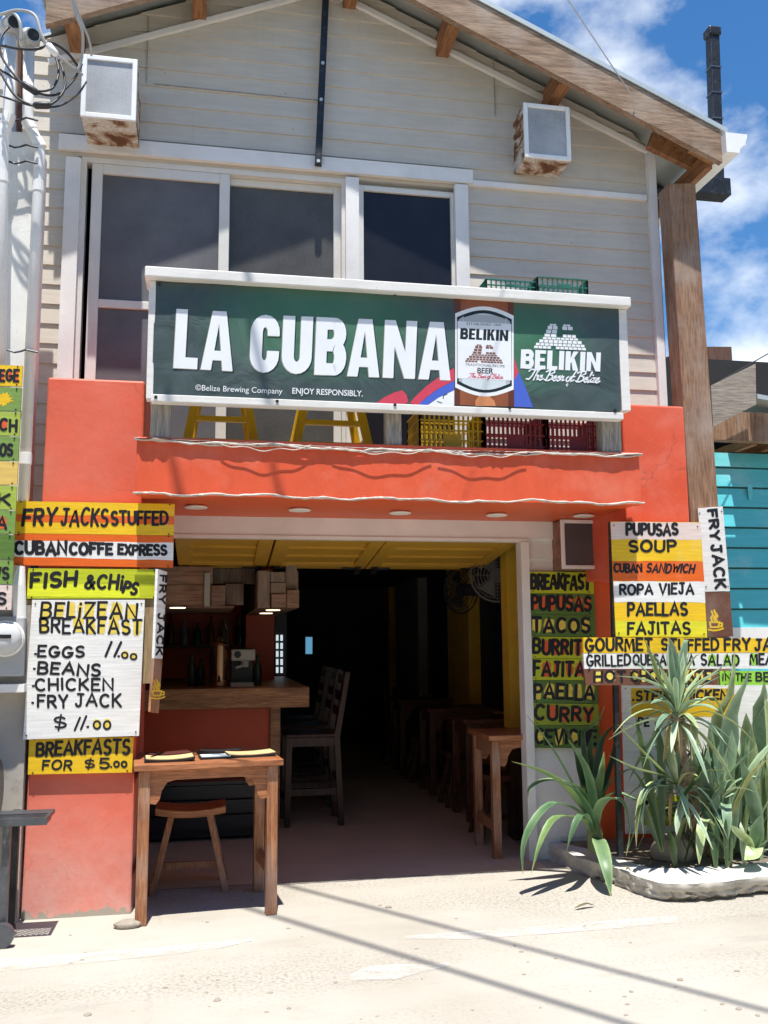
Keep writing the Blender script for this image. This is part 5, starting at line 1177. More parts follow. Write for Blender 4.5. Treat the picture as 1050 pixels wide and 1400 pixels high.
# bar chairs
def barchair(x, y, label):
    t = thing('bar_chair', label, 'chair', (x, y, 0), 'high chairs at the bar'); w_, h = .40, .70
    for sy in (-1, 1):
        yy = y+sy*.19
        mb = MB(); mb.bar((x-.20, yy, 0), (x-.185, yy, h-.03), .045, .045, (0, 1, 0)); obj('leg', mb, W_DARK, t)
        mb = MB(); mb.bar((x+.22, yy, 0), (x+.185, yy, h-.03), .045, .05, (0, 1, 0)); obj('leg', mb, W_DARK, t)
        mb = MB(); mb.bar((x+.185, yy, h-.03), (x+.275, yy, 1.17), .045, .05, (0, 1, 0), .035, .04); obj('back_post', mb, W_DARK, t)
        mb = MB(); mb.bar((x-.2, yy, .26), (x+.21, yy, .26), .022, .05); obj('stretcher', mb, W_DARK, t)
        mb = MB(); mb.bar((x-.19, yy, h-.06), (x+.19, yy, h-.06), .022, .07); obj('seat_rail', mb, W_DARK, t)
    for sx, z in ((-.2, .2), (.21, .34)):
        mb = MB(); mb.bar((x+sx, y-.19, z), (x+sx, y+.19, z), .022, .05); obj('stretcher', mb, W_DARK, t)
    mb = MB(); mb.box(x-.215, x+.215, y-.215, y+.215, h-.028, h); obj('seat', mb, W_DARK, t, bevel=.008)
    for z, k in ((.86, .035), (.98, .055), (1.11, .08)):
        mb = MB(); mb.box(x+.17+k, x+.19+k, y-.19, y+.19, z-.035, z+.035); obj('back_slat', mb, W_DARK, t)
    return t
C1 = barchair(.82, 7.58, 'dark wooden high chair at the corner of the bar nearest the doorway')
dup(C1, (.86, 8.35, 0), 'dark wooden high chair behind the nearest one along the bar'); dup(C1, (.86, 9.05, 0), 'dark wooden high chair farthest along the bar')
# tables and stools along the right wall
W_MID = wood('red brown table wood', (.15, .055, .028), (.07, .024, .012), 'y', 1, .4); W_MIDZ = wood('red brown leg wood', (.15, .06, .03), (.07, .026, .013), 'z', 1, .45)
def tb(x0, y0, label, m1, m2): return table(label, x0, x0+.68, y0, y0+.52, .79, m1, m2, 'tables along the right wall', leg=.055)
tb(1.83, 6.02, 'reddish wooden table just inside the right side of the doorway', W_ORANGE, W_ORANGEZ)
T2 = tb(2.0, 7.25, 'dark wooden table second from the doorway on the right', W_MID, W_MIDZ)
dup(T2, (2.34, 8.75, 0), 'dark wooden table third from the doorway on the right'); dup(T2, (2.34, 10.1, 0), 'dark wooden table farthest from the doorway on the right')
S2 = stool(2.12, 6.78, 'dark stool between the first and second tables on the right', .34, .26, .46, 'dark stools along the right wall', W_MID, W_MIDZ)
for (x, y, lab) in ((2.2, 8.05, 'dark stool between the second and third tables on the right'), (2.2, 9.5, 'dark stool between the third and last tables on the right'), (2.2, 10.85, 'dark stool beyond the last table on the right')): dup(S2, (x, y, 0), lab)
# fans
def fan(c, r, ang, label, m_):
    t = thing('wall_fan', label, 'fan', c); rot = Matrix.Rotation(ang, 3, 'Z'); c = Vector(c)
    ring = lambda rr, h: [c+rot @ Vector((rr*math.cos(a), h, rr*math.sin(a))) for a in [2*math.pi*i/36 for i in range(37)]]
    mb = MB()
    for k in range(1, 9): mb.tube(ring(r*k/8, -.05*(1-(k/8)**3)-.02), .0035 if k < 8 else .008, 5, False)
    for k in range(12):
        a = 2*math.pi*k/12; mb.tube([c+rot @ Vector((r*q*math.cos(a), -.05*(1-q**3)-.02, r*q*math.sin(a))) for q in (.12, .4, .7, .9, 1)], .003, 4)
    obj('cage', mb, m_, t)
    mb = MB()
    for k in range(3):
        a0 = 2*math.pi*k/3; vs = [c+rot @ Vector((q*r*math.cos(a0+s), .02*math.copysign(1, s), q*r*math.sin(a0+s))) for q, s in ((.15, -.3), (.85, -.45), (.85, .45), (.15, .3))]; mb.add(vs+[p+Vector((0, .006, 0)) for p in vs], [(0, 1, 2, 3), (7, 6, 5, 4)])
    obj('blade', mb, m_, t)
    mb = MB(); mb.tube([c+rot @ Vector((0, -.03, 0)), c+rot @ Vector((0, .16, 0))], .055, 16); mb.tube([c+rot @ Vector((0, .12, 0)), c+rot @ Vector((.0, .2, .12)), c+rot @ Vector((.12, .25, .14))], .02, 8); obj('motor', mb, m_, t)
fan(tuple(W(679, 787, 6.85)), .20, R(-14), 'round grey wall fan under the right end of the lifted door', mk('grey fan plastic', (.13, .13, .13), .45, .1, 6))
fan(tuple(W(632, 806, 8.0)), .21, R(-60), 'dark wall fan deeper in the room', mk('dark fan plastic', (.04, .04, .045), .4, .1, 6))

# ------------------------------------------------------------------ planter
PLW = painted('whitewashed kerb', (.60, .575, .53), (.36, .32, .26), .8, .85); PLC = mk('broken concrete', (.54, .50, .43), .95, .3, 9, 1.0, 24, dirt=.5, dirtcol=(.2, .175, .14)); SOIL = mk('dry soil', (.20, .16, .12), .95, .3, 9, .8, 30)
ZT = .10
front = [(726, 1140), (752, 1154), (790, 1172), (818, 1180), (843, 1187), (873, 1199), (900, 1207), (933, 1209), (967, 1207), (1010, 1203), (1050, 1198), (1120, 1192), (1200, 1186)]
FT = [G(u, v, ZT) for u, v in front]; rr = random.Random(2)
dense = []
for a, b in zip(FT, FT[1:]):
    for k in range(5): dense.append(a.lerp(b, k/5)+Vector(((rr.random()-.5)*.012, (rr.random()-.5)*.02, 0)))
dense.append(FT[-1]); nD = len(dense)
PLN = thing('planter', 'low whitewashed concrete planter with a broken front edge', 'planter', (2.9, 5.5, 0))
mb = MB(); vs = []; rows_ = 5
prof_ = [(0, 1), (.012, .9), (.010, .62), (-.022, .50), (-.010, .34), (-.030, .2), (-.055, .06), (-.075, -.25)]; rows_ = len(prof_)
for j, (oy, fz) in enumerate(prof_):
    for p in dense:
        k_ = 0 if j == 0 else .012 if j < 3 else .032
        vs.append(Vector((p.x+(rr.random()-.5)*k_, p.y-(.012 if 0 < j < 3 else 0)-oy*(-1 if j < 3 else 1)*1.0+(rr.random()-.5)*k_, ZT*fz+(rr.random()-.5)*k_*.5*(j > 0))))
mb.add(vs, [(j*nD+i, j*nD+i+1, (j+1)*nD+i+1, (j+1)*nD+i) for j in range(rows_-1) for i in range(nD-1)]); obj('kerb_face', mb, PLC, PLN, smooth=True)
mb = MB(); inner = [p+Vector((.10, .27+.05*math.sin(3*p.x), .004)) for p in dense]
vs = [v.copy() for v in dense]+inner; mb.add(vs, [(i, i+1, nD+i+1, nD+i) for i in range(nD-1)]); obj('kerb_top', mb, PLW, PLN)
mb = MB(); back = [Vector((min(max(p.x, 2.3), 4.4), 5.97, ZT+.01)) for p in dense]
vs = [p+Vector((0, 0, -.004)) for p in inner]+back; mb.add(vs, [(i, i+1, nD+i+1, nD+i) for i in range(nD-1)]); obj('soil', mb, SOIL, PLN)
tag(obj('rock', rock((W(922, 1160, 5.42).x, 5.42, ZT-.03), (.15, .12, .12), 11), STONE), 'grey rock at the foot of the yucca trunk in the planter', 'rock')

# ------------------------------------------------------------------ plants
def leafmat(name, c1, c2, tip):
    m, t, b = base(name, .42, 0, .45); v = coords(t)
    n = noise(t, v, 7, 4, .6); c = ramp(t, n, [(.3, c1), (.7, c2)]); n2 = noise(t, v, 40, 5, .7); f = ramp(t, n2, [(.62, (0, 0, 0)), (.75, (.5,)*3)]); c = mixc(t, f, c, tip)
    ae = N(t, 'ShaderNodeAttribute', attribute_name='edge'); fe = ramp(t, ae.outputs['Fac'], [(.0, (0, 0, 0)), (.55, (.12,)*3), (.9, (.55,)*3)]); c = mixc(t, fe, c, tuple(min(1, x*1.5+y*.12) for x, y in zip(c2, (.5, .4, .1))))
    ar = N(t, 'ShaderNodeAttribute', attribute_name='leafrand'); c = mixc(t, 1, c, ramp(t, ar.outputs['Fac'], [(0, (.40, .52, .52)), (.35, (.75, .85, .82)), (.6, (1, 1, 1)), (.9, (1.0, .97, .66)), (1, (.95, .78, .45))]), 'MULTIPLY')
    a = N(t, 'ShaderNodeAttribute', attribute_name='along'); f2 = ramp(t, a.outputs['Fac'], [(0, (.25, .25, .25)), (.12, (0, 0, 0)), (.93, (0, 0, 0)), (1, (.8,)*3)]); c = mixc(t, f2, c, tip)
    t.links.new(c, b.inputs['Base Color']); b.inputs['Subsurface Weight'].default_value = 0
    tr = N(t, 'ShaderNodeBsdfTranslucent'); t.links.new(c, tr.inputs[0]); ms = N(t, 'ShaderNodeMixShader'); ms.inputs[0].default_value = .16
    out = t.nodes['Material Output']; t.links.new(b.outputs[0], ms.inputs[1]); t.links.new(tr.outputs[0], ms.inputs[2]); t.links.new(ms.outputs[0], out.inputs[0])
    bump(t, b, noise(t, v, 90, 2), .08, .002); return m
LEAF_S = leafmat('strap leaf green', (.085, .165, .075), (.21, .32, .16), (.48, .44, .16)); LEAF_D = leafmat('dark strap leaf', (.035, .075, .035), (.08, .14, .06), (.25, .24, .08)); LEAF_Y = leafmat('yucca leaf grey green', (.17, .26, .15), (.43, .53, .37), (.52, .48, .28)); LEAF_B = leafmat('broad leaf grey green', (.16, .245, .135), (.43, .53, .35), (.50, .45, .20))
class Leaves(MB):
    def __init__(s): super().__init__(); s.al = []; s.ed = []; s.rn = []; s.rr = random.Random(77)
    def leaf(s, ctrl, w, fold=.35, tipr=.0, twist=0, n=9):
        P = spline(ctrl, max(3, n//max(1, len(ctrl)-1)))
        for q_ in P:
            if q_.z > .9 and q_.x > 2.2: q_.y = min(q_.y, 5.21+.2*max(0, 1.1-q_.z)/.2)
        m = len(P); o = len(s.v); side0 = None; rv = s.rr.random()
        for i, p in enumerate(P):
            tt = (P[min(i+1, m-1)]-P[max(i-1, 0)]).normalized(); f = i/(m-1)
            sd = tt.cross(Vector((0, 0, 1)))
            if sd.length < .25:
                sd = side0 if side0 is not None else tt.cross(Vector((.3, 1, 0)))
            sd = sd.normalized()
            if side0 is not None and sd.dot(side0) < 0: sd = -sd
            if side0 is not None: sd = (sd*.5+side0*.5).normalized()
            side0 = sd; up = sd.cross(tt).normalized()
            sd2 = sd*math.cos(twist*f)+up*math.sin(twist*f); up2 = sd2.cross(tt).normalized()
            prof = (.45+.55*min(1, f*3))*(1-max(0, (f-.45)/.55)**2.2); ww = w*.5*max(prof, .03)
            s.v += [p-sd2*ww+up2*ww*fold, p, p+sd2*ww+up2*ww*fold]; s.al += [f, f, f]; s.ed += [1, 0, 1]; s.rn += [rv]*3
        for i in range(m-1):
            a = o+3*i; s.f += [(a, a+1, a+4, a+3), (a+1, a+2, a+5, a+4)]
def leaves_obj(L, m_, parent):
    L.flat = True; o = obj('leaves', L, m_, parent, smooth=True); at = o.data.attributes.new('along', 'FLOAT', 'POINT'); at.data.foreach_set('value', L.al)
    for nm_, q_ in (('edge', L.ed), ('leafrand', L.rn)): at = o.data.attributes.new(nm_, 'FLOAT', 'POINT'); at.data.foreach_set('value', q_)
    return o
def pts3(lst): return [W(*p) for p in lst]
rl = random.Random(21)
# strap-leaved plant at the left end of the planter
p0 = W(814, 1146, 5.5); t = thing('strap_leaf_plant', 'green strap-leaved plant arching over the left end of the planter', 'plant', (p0.x, p0.y, ZT))
b0 = (814, 1148, 5.5); L = Leaves(); D = Leaves()
for q, w_ in (([(806, 1120, 5.46), (770, 1075, 5.4), (735, 1054, 5.36), (699, 1041, 5.34)], .075), ([(800, 1110, 5.5), (770, 1050, 5.5), (745, 1010, 5.5), (717, 974, 5.5)], .05), ([(790, 1110, 5.42), (755, 1100, 5.28), (728, 1128, 5.2), (716, 1160, 5.18), (715, 1196, 5.18)], .058),
              ([(796, 1122, 5.4), (762, 1118, 5.24), (742, 1146, 5.16), (726, 1196, 5.14)], .056), ([(802, 1118, 5.36), (792, 1118, 5.2), (782, 1142, 5.16), (774, 1168, 5.16)], .05), ([(800, 1090, 5.48), (775, 1070, 5.44), (745, 1068, 5.4), (725, 1078, 5.38), (722, 1092, 5.38)], .05),
              ([(818, 1110, 5.42), (832, 1094, 5.3), (850, 1098, 5.24), (860, 1130, 5.22), (856, 1170, 5.2)], .075), ([(822, 1105, 5.46), (840, 1085, 5.4), (868, 1094, 5.34), (884, 1104, 5.3)], .055), ([(822, 1100, 5.5), (836, 1070, 5.46), (855, 1055, 5.42), (864, 1052, 5.4)], .05),
              ([(818, 1150, 5.36), (824, 1165, 5.22), (830, 1190, 5.12), (835, 1226, 5.08)], .082), ([(812, 1100, 5.46), (800, 1050, 5.42), (776, 1010, 5.42)], .055), ([(816, 1100, 5.48), (822, 1060, 5.46), (826, 1028, 5.46)], .05), ([(806, 1112, 5.4), (785, 1080, 5.34), (760, 1066, 5.3)], .05)):
    L.leaf(pts3([b0]+q), w_, .4, twist=rl.uniform(-.4, .4))
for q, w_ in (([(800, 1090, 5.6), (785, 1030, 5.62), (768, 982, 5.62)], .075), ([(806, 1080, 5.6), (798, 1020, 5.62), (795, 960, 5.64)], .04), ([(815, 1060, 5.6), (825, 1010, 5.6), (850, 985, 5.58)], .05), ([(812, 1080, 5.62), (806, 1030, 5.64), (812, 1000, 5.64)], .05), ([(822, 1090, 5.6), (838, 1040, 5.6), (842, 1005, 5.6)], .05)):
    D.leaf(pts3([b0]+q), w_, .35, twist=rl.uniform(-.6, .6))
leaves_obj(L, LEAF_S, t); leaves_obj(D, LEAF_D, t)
mb = MB(); mb.tube([W(814, 1165, 5.5), W(813, 1140, 5.5), W(812, 1120, 5.48)], [.045, .05, .03], 10); obj('stem', mb, LEAF_S, t)
# yucca
BARK = mk('yucca bark', (.30, .22, .15), .95, .4, 14, 1.0, 38, dirt=.4, dirtcol=(.12, .08, .06), stretch=(1, 1, 2.5))
p0 = W(955, 1160, 5.38); t = thing('yucca', 'tall yucca with a bent bare trunk and spiky grey-green heads', 'yucca', (p0.x, p0.y, ZT))
mb = MB(); tr = spline([W(958, 1175, 5.46), W(951, 1130, 5.42), W(945, 1090, 5.36), W(935, 1050, 5.28), W(928, 1010, 5.2), W(925, 975, 5.13)], 6)
mb.tube(tr, [.05+.006*((i*7) % 3-1)-.0006*i for i in range(len(tr))], 10); mb.tube(spline([W(948, 1105, 5.38), W(938, 1088, 5.32), W(930, 1070, 5.28)], 5), .028, 8); obj('trunk', mb, BARK, t)
def rosette(L, c, n, ln_, w_, seed, lo=-35, hi=85, bias=None, droop=.35):
    rr = random.Random(seed)
    for i in range(n):
        a = i*2.399963+rr.uniform(-.3, .3); el = R(lo+(hi-lo)*((i+.5)/n)**.9+rr.uniform(-8, 8)); l = ln_*rr.uniform(.72, 1.12)
        d = Vector((math.cos(a)*math.cos(el), math.sin(a)*math.cos(el)*.85, math.sin(el)))
        dr = droop*l*(math.cos(el)**2)*rr.uniform(.4, 1.5)
        s_ = c+d*.02-Vector((0, 0, .06*(1-(i+.5)/n)))
        L.leaf([s_, s_+d*l*.35+Vector((0, 0, .04*l)), s_+d*l*.7-Vector((0, 0, dr*.3)), s_+d*l-Vector((0, 0, dr))], w_*rr.uniform(.8, 1.15), .45, twist=rr.uniform(-.5, .5), n=9)
L = Leaves(); c = W(926, 972, 5.12)
rosette(L, c, 42, .40, .036, 5, -40, 80)
for q, w_ in (([(915, 950, 5.11), (880, 930, 5.06), (838, 932-8, 5.04)], .05), ([(935, 930, 5.16), (950, 900, 5.12), (958, 895, 5.10)], .05), ([(925, 930, 5.16), (920, 885, 5.14), (914, 870, 5.14)], .045), ([(930, 925, 5.20), (938, 880, 5.20), (942, 876, 5.20)], .05), ([(905, 940, 5.14), (890, 900, 5.12), (880, 872, 5.12)], .045), ([(950, 940, 5.12), (980, 920, 5.08), (992, 905, 5.06)], .05), ([(950, 965, 5.10), (975, 955, 5.06), (992, 985, 5.04)], .055), ([(940, 985, 5.10), (948, 1000, 5.06), (946, 1040, 5.04)], .06)):
    L.leaf(pts3([(926, 972, 5.12)]+q), w_, .45)
c = W(925, 1072, 5.24); rosette(L, c, 24, .34, .030, 9, -45, 75, droop=.6)
for q, w_ in (([(900, 1060, 5.2), (865, 1050, 5.16), (832, 1033, 5.14)], .05), ([(905, 1055, 5.2), (870, 1020, 5.16), (844, 990, 5.14)], .035), ([(900, 1068, 5.18), (880, 1085, 5.12), (872, 1120, 5.1), (870, 1158, 5.1)], .04), ([(918, 1045, 5.2), (912, 1010, 5.18), (916, 978, 5.16)], .06), ([(935, 1090, 5.18), (928, 1120, 5.14), (925, 1142, 5.12)], .05), ([(910, 1075, 5.18), (888, 1078, 5.12), (879, 1100, 5.1), (880, 1140, 5.1)], .05)):
    L.leaf(pts3([(925, 1072, 5.24)]+q), w_, .45)
rosette(L, W(960, 1100, 5.42), 20, .38, .034, 14, 0, 85)
rosette(L, W(985, 1080, 5.3), 18, .38, .032, 24, 0, 88)
leaves_obj(L, LEAF_Y, t)
DEAD = leafmat('dead leaf', (.30, .21, .11), (.46, .36, .20), (.20, .13, .07)); L = Leaves(); rr = random.Random(17)
for (u, v, y, k) in ((928, 990, 5.13, 7), (926, 1085, 5.24, 6), (950, 1120, 5.4, 6)):
    for i in range(k):
        a = rr.uniform(0, 6.28); s_ = W(u, v, y); o_ = Vector((math.cos(a), math.sin(a)*.7, 0)); l = rr.uniform(.12, .24); L.leaf([s_, s_+o_*.06+Vector((0, 0, -.01)), s_+o_*.09+Vector((0, 0, -l*.6)), s_+o_*rr.uniform(.05, .12)+Vector((0, 0, -l))], rr.uniform(.02, .035), .6, twist=rr.uniform(-1.5, 1.5), n=8)
o = leaves_obj(L, DEAD, t); o.name = 'dead_leaves'
# broad-leaved clump on the right
def clump(name, label, cat, c, specs, m_, n_extra=0, seed=1, loc=None, hgt=.6):
    t = thing(name, label, cat, c); L = Leaves(); rr = random.Random(seed)
    for q, w_ in specs: L.leaf(pts3(q), w_, .30, twist=rr.uniform(-.7, .7), n=11)
    c = Vector(c)
    for i in range(n_extra):
        a = rr.uniform(0, 6.28); l = hgt*rr.uniform(.55, 1.1); lean = rr.uniform(.05, .55); d = Vector((math.cos(a)*lean, math.sin(a)*lean*.8, 1)).normalized(); s_ = c+Vector((rr.uniform(-.22, .22), rr.uniform(-.1, .2), 0))
        L.leaf([s_, s_+d*l*.4, s_+d*l*.75+Vector((math.cos(a), math.sin(a), 0))*.06*l, s_+d*l+Vector((math.cos(a), math.sin(a), -.4))*.16*l], rr.uniform(.028, .062), .3, twist=rr.uniform(-1, 1), n=9)
    leaves_obj(L, m_, t); return t
cc = W(992, 1170, 5.4)
clump('broad_leaf_plant', 'tall broad-leaved grey-green plant right of the yucca', 'plant', (cc.x, cc.y, ZT), [([(985, 1160, 5.42), (980, 1080, 5.4), (982, 980, 5.38), (984, 888, 5.38)], .10), ([(992, 1160, 5.38), (990, 1070, 5.34), (1002, 980, 5.3), (1013, 912, 5.3)], .125),
      ([(985, 1165, 5.3), (975, 1120, 5.24), (985, 1078, 5.2), (1000, 1066, 5.18)], .07), ([(990, 1165, 5.26), (965, 1120, 5.16), (958, 1150, 5.1), (956, 1182, 5.08)], .06), ([(995, 1160, 5.28), (992, 1100, 5.2), (994, 1120, 5.12), (993, 1160, 5.1)], .06), ([(1000, 1160, 5.3), (1010, 1090, 5.22), (1030, 1050, 5.16), (1062, 1008, 5.12)], .085),
      ([(980, 1160, 5.4), (962, 1100, 5.36), (950, 1050, 5.34), (945, 1018, 5.34)], .06), ([(995, 1160, 5.45), (1010, 1040, 5.45), (1030, 960, 5.45), (1036, 915, 5.45)], .09), ([(990, 1160, 5.35), (970, 1090, 5.28), (966, 1060, 5.26), (968, 1020, 5.26)], .07)], LEAF_B, 30, 3, hgt=.8)
cc = W(1050, 1160, 5.4)
clump('broad_leaf_plant', 'dense broad-leaved plant at the right edge of the planter', 'plant', (cc.x, cc.y, ZT), [([(1040, 1150, 5.4), (1030, 1060, 5.36), (1022, 1010, 5.34), (1020, 975, 5.34)], .10), ([(1050, 1150, 5.4), (1045, 1060, 5.36), (1040, 990, 5.34), (1028, 930, 5.34)], .11), ([(1040, 1150, 5.3), (1032, 1110, 5.2), (1022, 1070, 5.16), (1012, 1035, 5.14)], .09), ([(1055, 1150, 5.3), (1060, 1060, 5.26), (1058, 1000, 5.24), (1045, 950, 5.24)], .10)], LEAF_B, 44, 6, hgt=.85)
cc = W(1030, 1165, 5.22)
clump('low_rosette_plant', 'low leafy rosette at the foot of the right-hand plants', 'plant', (cc.x, cc.y, ZT), [([(1030, 1165, 5.2), (1020, 1150, 5.1), (1008, 1138, 5.06), (1000, 1128, 5.05)], .07), ([(1032, 1165, 5.2), (1035, 1140, 5.14), (1040, 1115, 5.1)], .08), ([(1035, 1168, 5.2), (1050, 1150, 5.12), (1060, 1130, 5.1)], .08), ([(1030, 1168, 5.18), (1032, 1160, 5.06), (1028, 1172, 5.02), (1018, 1176, 5.0)], .09), ([(1040, 1168, 5.18), (1055, 1160, 5.08), (1070, 1168, 5.02)], .09)], LEAF_B, 5, 8, hgt=.26)
cc = W(905, 1120, 5.6)
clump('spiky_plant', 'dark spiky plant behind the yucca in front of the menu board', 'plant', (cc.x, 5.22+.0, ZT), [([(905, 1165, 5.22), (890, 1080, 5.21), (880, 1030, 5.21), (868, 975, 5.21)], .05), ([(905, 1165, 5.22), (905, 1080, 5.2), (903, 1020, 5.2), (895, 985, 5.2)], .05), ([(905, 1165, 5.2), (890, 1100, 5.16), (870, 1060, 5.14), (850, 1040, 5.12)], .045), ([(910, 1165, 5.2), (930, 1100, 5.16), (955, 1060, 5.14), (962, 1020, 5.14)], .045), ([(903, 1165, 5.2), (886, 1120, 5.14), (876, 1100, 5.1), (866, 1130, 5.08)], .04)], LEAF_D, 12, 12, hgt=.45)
# ------------------------------------------------------------------ neighbours and far things
TEAL = painted('turquoise board paint', (.10, .52, .58), (.55, .70, .70), .5, .6, stroke=(1, 7, 7))
t = thing('turquoise_house', 'turquoise boarded house with a brown timber eave at the right edge', 'house', (6, 8, 0))
yT = 7.6; xt0 = px(955, 740, yT); zt_t = pz(1010, 620, yT)
mb = MB(); siding(mb, xt0, 9.5, pz(1010, 860, yT), zt_t, yT, .183, lip=.034); mb.flat = True; obj('board_wall', mb, TEAL, t)
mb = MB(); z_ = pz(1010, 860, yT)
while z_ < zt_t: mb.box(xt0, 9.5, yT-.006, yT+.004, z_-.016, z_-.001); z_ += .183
obj('board_shade_line', mb, mk('dark lap shade', (.015, .07, .08), .8, .2, 4), t)  # dark strips paint in the shade line under each lapped board
mb = MB(); mb.box(xt0, 9.5, yT+.01, yT+.1, 0, zt_t); obj('wall', mb, TEAL, t)
mb = MB(); mb.box(xt0, 9.5, yT-.04, yT+.005, pz(1010, 882, yT), pz(1010, 858, yT)); mb2 = mb; obj('skirting', mb, WHITE, t)
mb = MB(); mb.box(px(1021, 690, yT), px(1027, 690, yT), yT-.035, yT-.022, pz(1024, 684, yT), pz(1024, 662, yT)); obj('batten', mb, TEAL, t)
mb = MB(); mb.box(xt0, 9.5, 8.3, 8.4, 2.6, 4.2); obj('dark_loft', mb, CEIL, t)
mb = MB(); mb.box(xt0-.5, 9.5, 7.2, 7.3, pz(1010, 602, 7.2), pz(1010, 563, 7.2)); obj('eave_beam', mb, W_POST, t)
mb = MB(); a = [(972, 527, 7.0), (1033, 497, 7.0), (1034, 553, 7.0), (975, 583, 7.0)]; q = [W(*p) for p in a]; q = [q[3], q[2], q[1], q[0]]; mb.hexa(q, [p+Vector((0, .06, 0)) for p in q]); obj('barge_board', mb, wood('grey barge board', (.42, .36, .30), (.30, .25, .20), 'x', .8, .85, .4), t)
zz = pz(1050, 540, 7.4); mb = MB(); mb.prism([(px(1032, 545, 7.1), 7.06, pz(1032, 540, 7.1)), (9.8, 7.06, pz(1032, 540, 7.1)-.7), (9.8, 7.06, pz(1032, 540, 7.1)-.74), (px(1032, 545, 7.1), 7.06, pz(1032, 540, 7.1)-.04)], (0, 2.5, 0)); obj('roof_sheet', mb, GALV, t)
for u in (1022, 1060, 1098):
    mb = MB(); mb.box(px(u, 610, 7.4)-.03, px(u, 610, 7.4)+.03, 7.301, 8.3, pz(u, 612, 7.4), pz(u, 600, 7.4)); obj('joist', mb, W_TAIL, t)
t = thing('brown_shed', 'dark brown boarded upper wall seen between the gable and the post', 'shed', (5.0, 9.4, 0))
mb = MB(); q = [W(u, v, 9.2) for u, v in ((893, 503), (934, 474), (1000, 474), (1000, 640), (893, 640))]; zb_ = 0
q = [q[0], q[1], q[2], Vector((q[2].x, 9.2, 0)), Vector((q[0].x, 9.2, 0))]; mb.prism(q, (0, 1.2, 0)); obj('wall', mb, wood('brown board', (.20, .10, .065), (.12, .055, .035), 'z', .7, .8), t)
t = thing('vent_pipe', 'black square steel pipe standing up past the right eave', 'pipe', (4, 6.5, 4.9)); yP = 6.5
mb = MB(); a, b_ = W(981, 262, yP), W(974, 52, yP); mb.bar(a, b_, .085, .085, (0, 1, 0)); obj('shaft', mb, DARKMETAL, t, bevel=.008)
mb = MB(); c = W(973.5, 45, yP); mb.box(c.x-.055, c.x+.055, yP-.055, yP+.055, c.z-.045, c.z+.03); mb2 = MB(); obj('cap', mb, DARKMETAL, t, bevel=.012)
for v in (95, 130, 165, 205): 
    mb = MB(); c = W(974+(v-52)*.034, v, yP); mb.box(c.x-.047, c.x+.047, yP-.047, yP+.047, c.z-.006, c.z+.006); obj('band', mb, STEEL, t)
mb = MB(); mb.box(3.16, px(993, 258, yP), yP-.07, yP+.07, pz(970, 270, yP), pz(970, 247, yP)); obj('arm', mb, DARKMETAL, t, bevel=.005)
mb = MB(); mb.tube([W(985, 520, 7.2), W(1060, 478, 7.6), W(1300, 380, 9)], .006, 5); tag(obj('wire', mb, CBL), 'thin dark wire rising to the right above the turquoise house', 'wire')
# fallen dry leaves on the kerb and in front of it
for k, (u, v, z, lab) in enumerate(((846, 1163, ZT+.012, 'dry curled leaf on the soil beside the black upright'), (985, 1178, ZT+.012, 'dry leaf lying on the kerb under the broad leaves'), (812, 1238, .008, 'thin dry leaf on the street before the planter'), (1005, 1170, ZT+.012, 'yellowed leaf on the soil near the low rosette'), (742, 1150, ZT+.01, 'small brown leaf at the left end of the planter'))):
    s_ = G(u, v, z); L = Leaves(); a = k*1.7; d = Vector((math.cos(a), math.sin(a), 0)); L.leaf([s_, s_+d*.04+Vector((0, 0, .012)), s_+d*.09+Vector((0, 0, .006)), s_+d*.13], .025, .5, n=6); L.flat = True
    tag(obj('dry_leaf', L, DEAD, smooth=True), lab, 'leaf', 'fallen leaves around the planter')
# shelf of bottles behind the bar
t = thing('back_shelf', 'dim wooden shelf with glasses on the wall behind the bar', 'shelf', (-.2, 9.5, 1.3)); mb = MB(); mb.box(-1.0, px(330, 880, 9.4), 9.4, 9.58, 1.36, 1.385); obj('board', mb, W_MID, t); mb = MB(); mb.box(-1.0, px(330, 880, 9.4), 9.585, 9.6, .9, 1.8); obj('back_panel', mb, REDIN, t)
for k in range(9):
    x = -.75+.13*k; hh = (.24, .28, .2, .3, .26, .22, .29, .25, .27)[k]; mb = MB(); mb.lathe((x, 9.47, 1.386), [(.034, 0), (.036, .01), (.036, hh*.6), (.014, hh*.78), (.013, hh), (.016, hh+.002)], 12); tag(obj('bottle', mb, mk(('amber', 'clear', 'green')[k % 3]+' bottle glass', ((.2, .07, .02), (.3, .32, .32), (.03, .12, .04))[k % 3], .1, .2, 5, 0), smooth=True), 'bottle standing in the row on the dim shelf behind the bar', 'bottle', 'bottles on the back shelf')
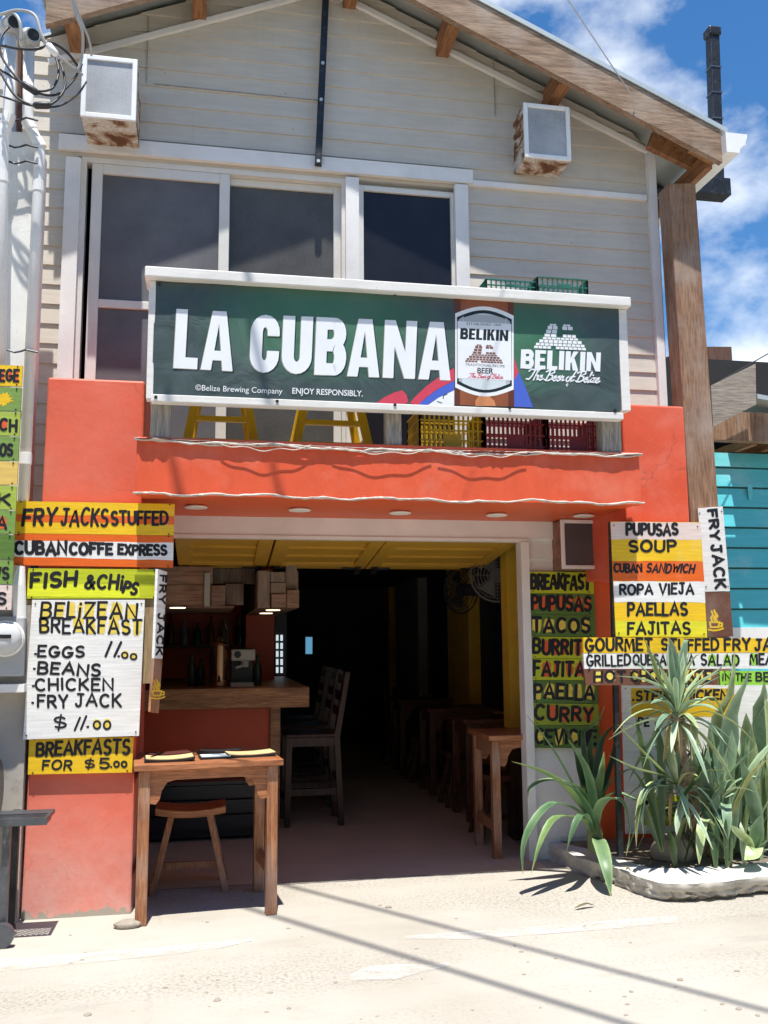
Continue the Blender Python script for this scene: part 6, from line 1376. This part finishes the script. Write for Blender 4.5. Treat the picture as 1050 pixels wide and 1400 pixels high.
# unseen houses added behind the camera to block sky light from the facade
def blocker_house(x0, x1, y, h, wall, label):
    t = thing('sky_blocker_house', label, 'house', ((x0+x1)/2, y, 0)); mb = MB(); siding(mb, -x1, -x0, 0, h, 0, .15, lip=.014); mb.v = [Vector((-p.x, y-p.y, p.z)) for p in mb.v]; mb.flat = True; obj('wall', mb, wall, t)
    mb = MB(); mb.box(x0, x1, y-8, y-.01, 0, h); obj('body', mb, wall, t)
    mb = MB(); mb.prism([(x0-.4, y+.7, h), (x0-.4, y-4, h+1.6), (x0-.4, y-8.6, h), (x0-.4, y-8.6, h-.06), (x0-.4, y+.7, h-.06)], (x1-x0+.8, 0, 0)); obj('roof', mb, GALV, t)
    k = int((x1-x0)/2.2)
    for fl in (1.0, 3.5):
        for i in range(k):
            xc = x0+(i+.5)*(x1-x0)/k; mb = MB(); frame_rect(mb, xc-.5, xc+.5, fl, fl+1.2, y+.02, y+.06, .07); f = obj('window', mb, WHITE, t); mb = MB(); mb.box(xc-.44, xc+.44, y+.025, y+.035, fl+.06, fl+1.14); obj('pane', mb, GLASS_DARK, f)
blocker_house(-14, -1.5, -4.2, 5.6, mk('ochre house paint', (.40, .28, .14), .7, .15, 2), 'unseen ochre two-storey house added across the street to block sky light'); blocker_house(-1, 12, -4.6, 5.4, mk('sage house paint', (.24, .30, .24), .7, .15, 2), 'unseen sage green two-storey house added across the street to block sky light')
# loose stones on the street
for k, (u, v, r_) in enumerate(((297, 1368, .012), (365, 1384, .008), (531, 1241, .014), (520, 1238, .009), (120, 1388, .012), (1010, 1380, .010), (930, 1340, .012))):
    p = G(u, v); tag(obj('pebble', rock((p.x, p.y, -.003), (r_*1.3, r_, r_*.6), 40+k), STONE), ['dark pebble near the bottom left of the street', 'tiny pebble beside the dark pebble', 'dark pebble on the cable shadow before the doorway', 'small pebble left of the one on the cable shadow', 'pebble at the bottom left corner of the street', 'pebble at the bottom right corner of the street', 'pebble on the street below the planter'][k], 'pebble', 'loose pebbles on the street')

rr = random.Random(91)
for k in range(46):
    p = G(rr.uniform(10, 1040), rr.uniform(1255, 1395)); r_ = rr.uniform(.004, .009)
    if p.y > 5.05 and p.x > 1.7: continue
    tag(obj('pebble', rock((p.x, p.y, -.002), (r_*rr.uniform(1, 1.6), r_, r_*.6), 100+k), STONE), 'tiny grey pebble lying loose on the pale street', 'pebble', 'tiny pebbles scattered on the street')
for k in range(14):
    s_ = G(rr.uniform(845, 1045), rr.uniform(1158, 1192), ZT+.012); L = Leaves(); a = rr.uniform(0, 6.3); d = Vector((math.cos(a), math.sin(a), 0)); l = rr.uniform(.5, 1.1); L.leaf([s_, s_+d*.04*l+Vector((0, 0, .012)), s_+d*.09*l+Vector((0, 0, .006)), s_+d*.13*l], .022, .5, n=6); L.flat = True
    tag(obj('dry_leaf', L, DEAD, smooth=True), 'small dry leaf among the litter on the planter kerb', 'leaf', 'litter leaves on the planter kerb')
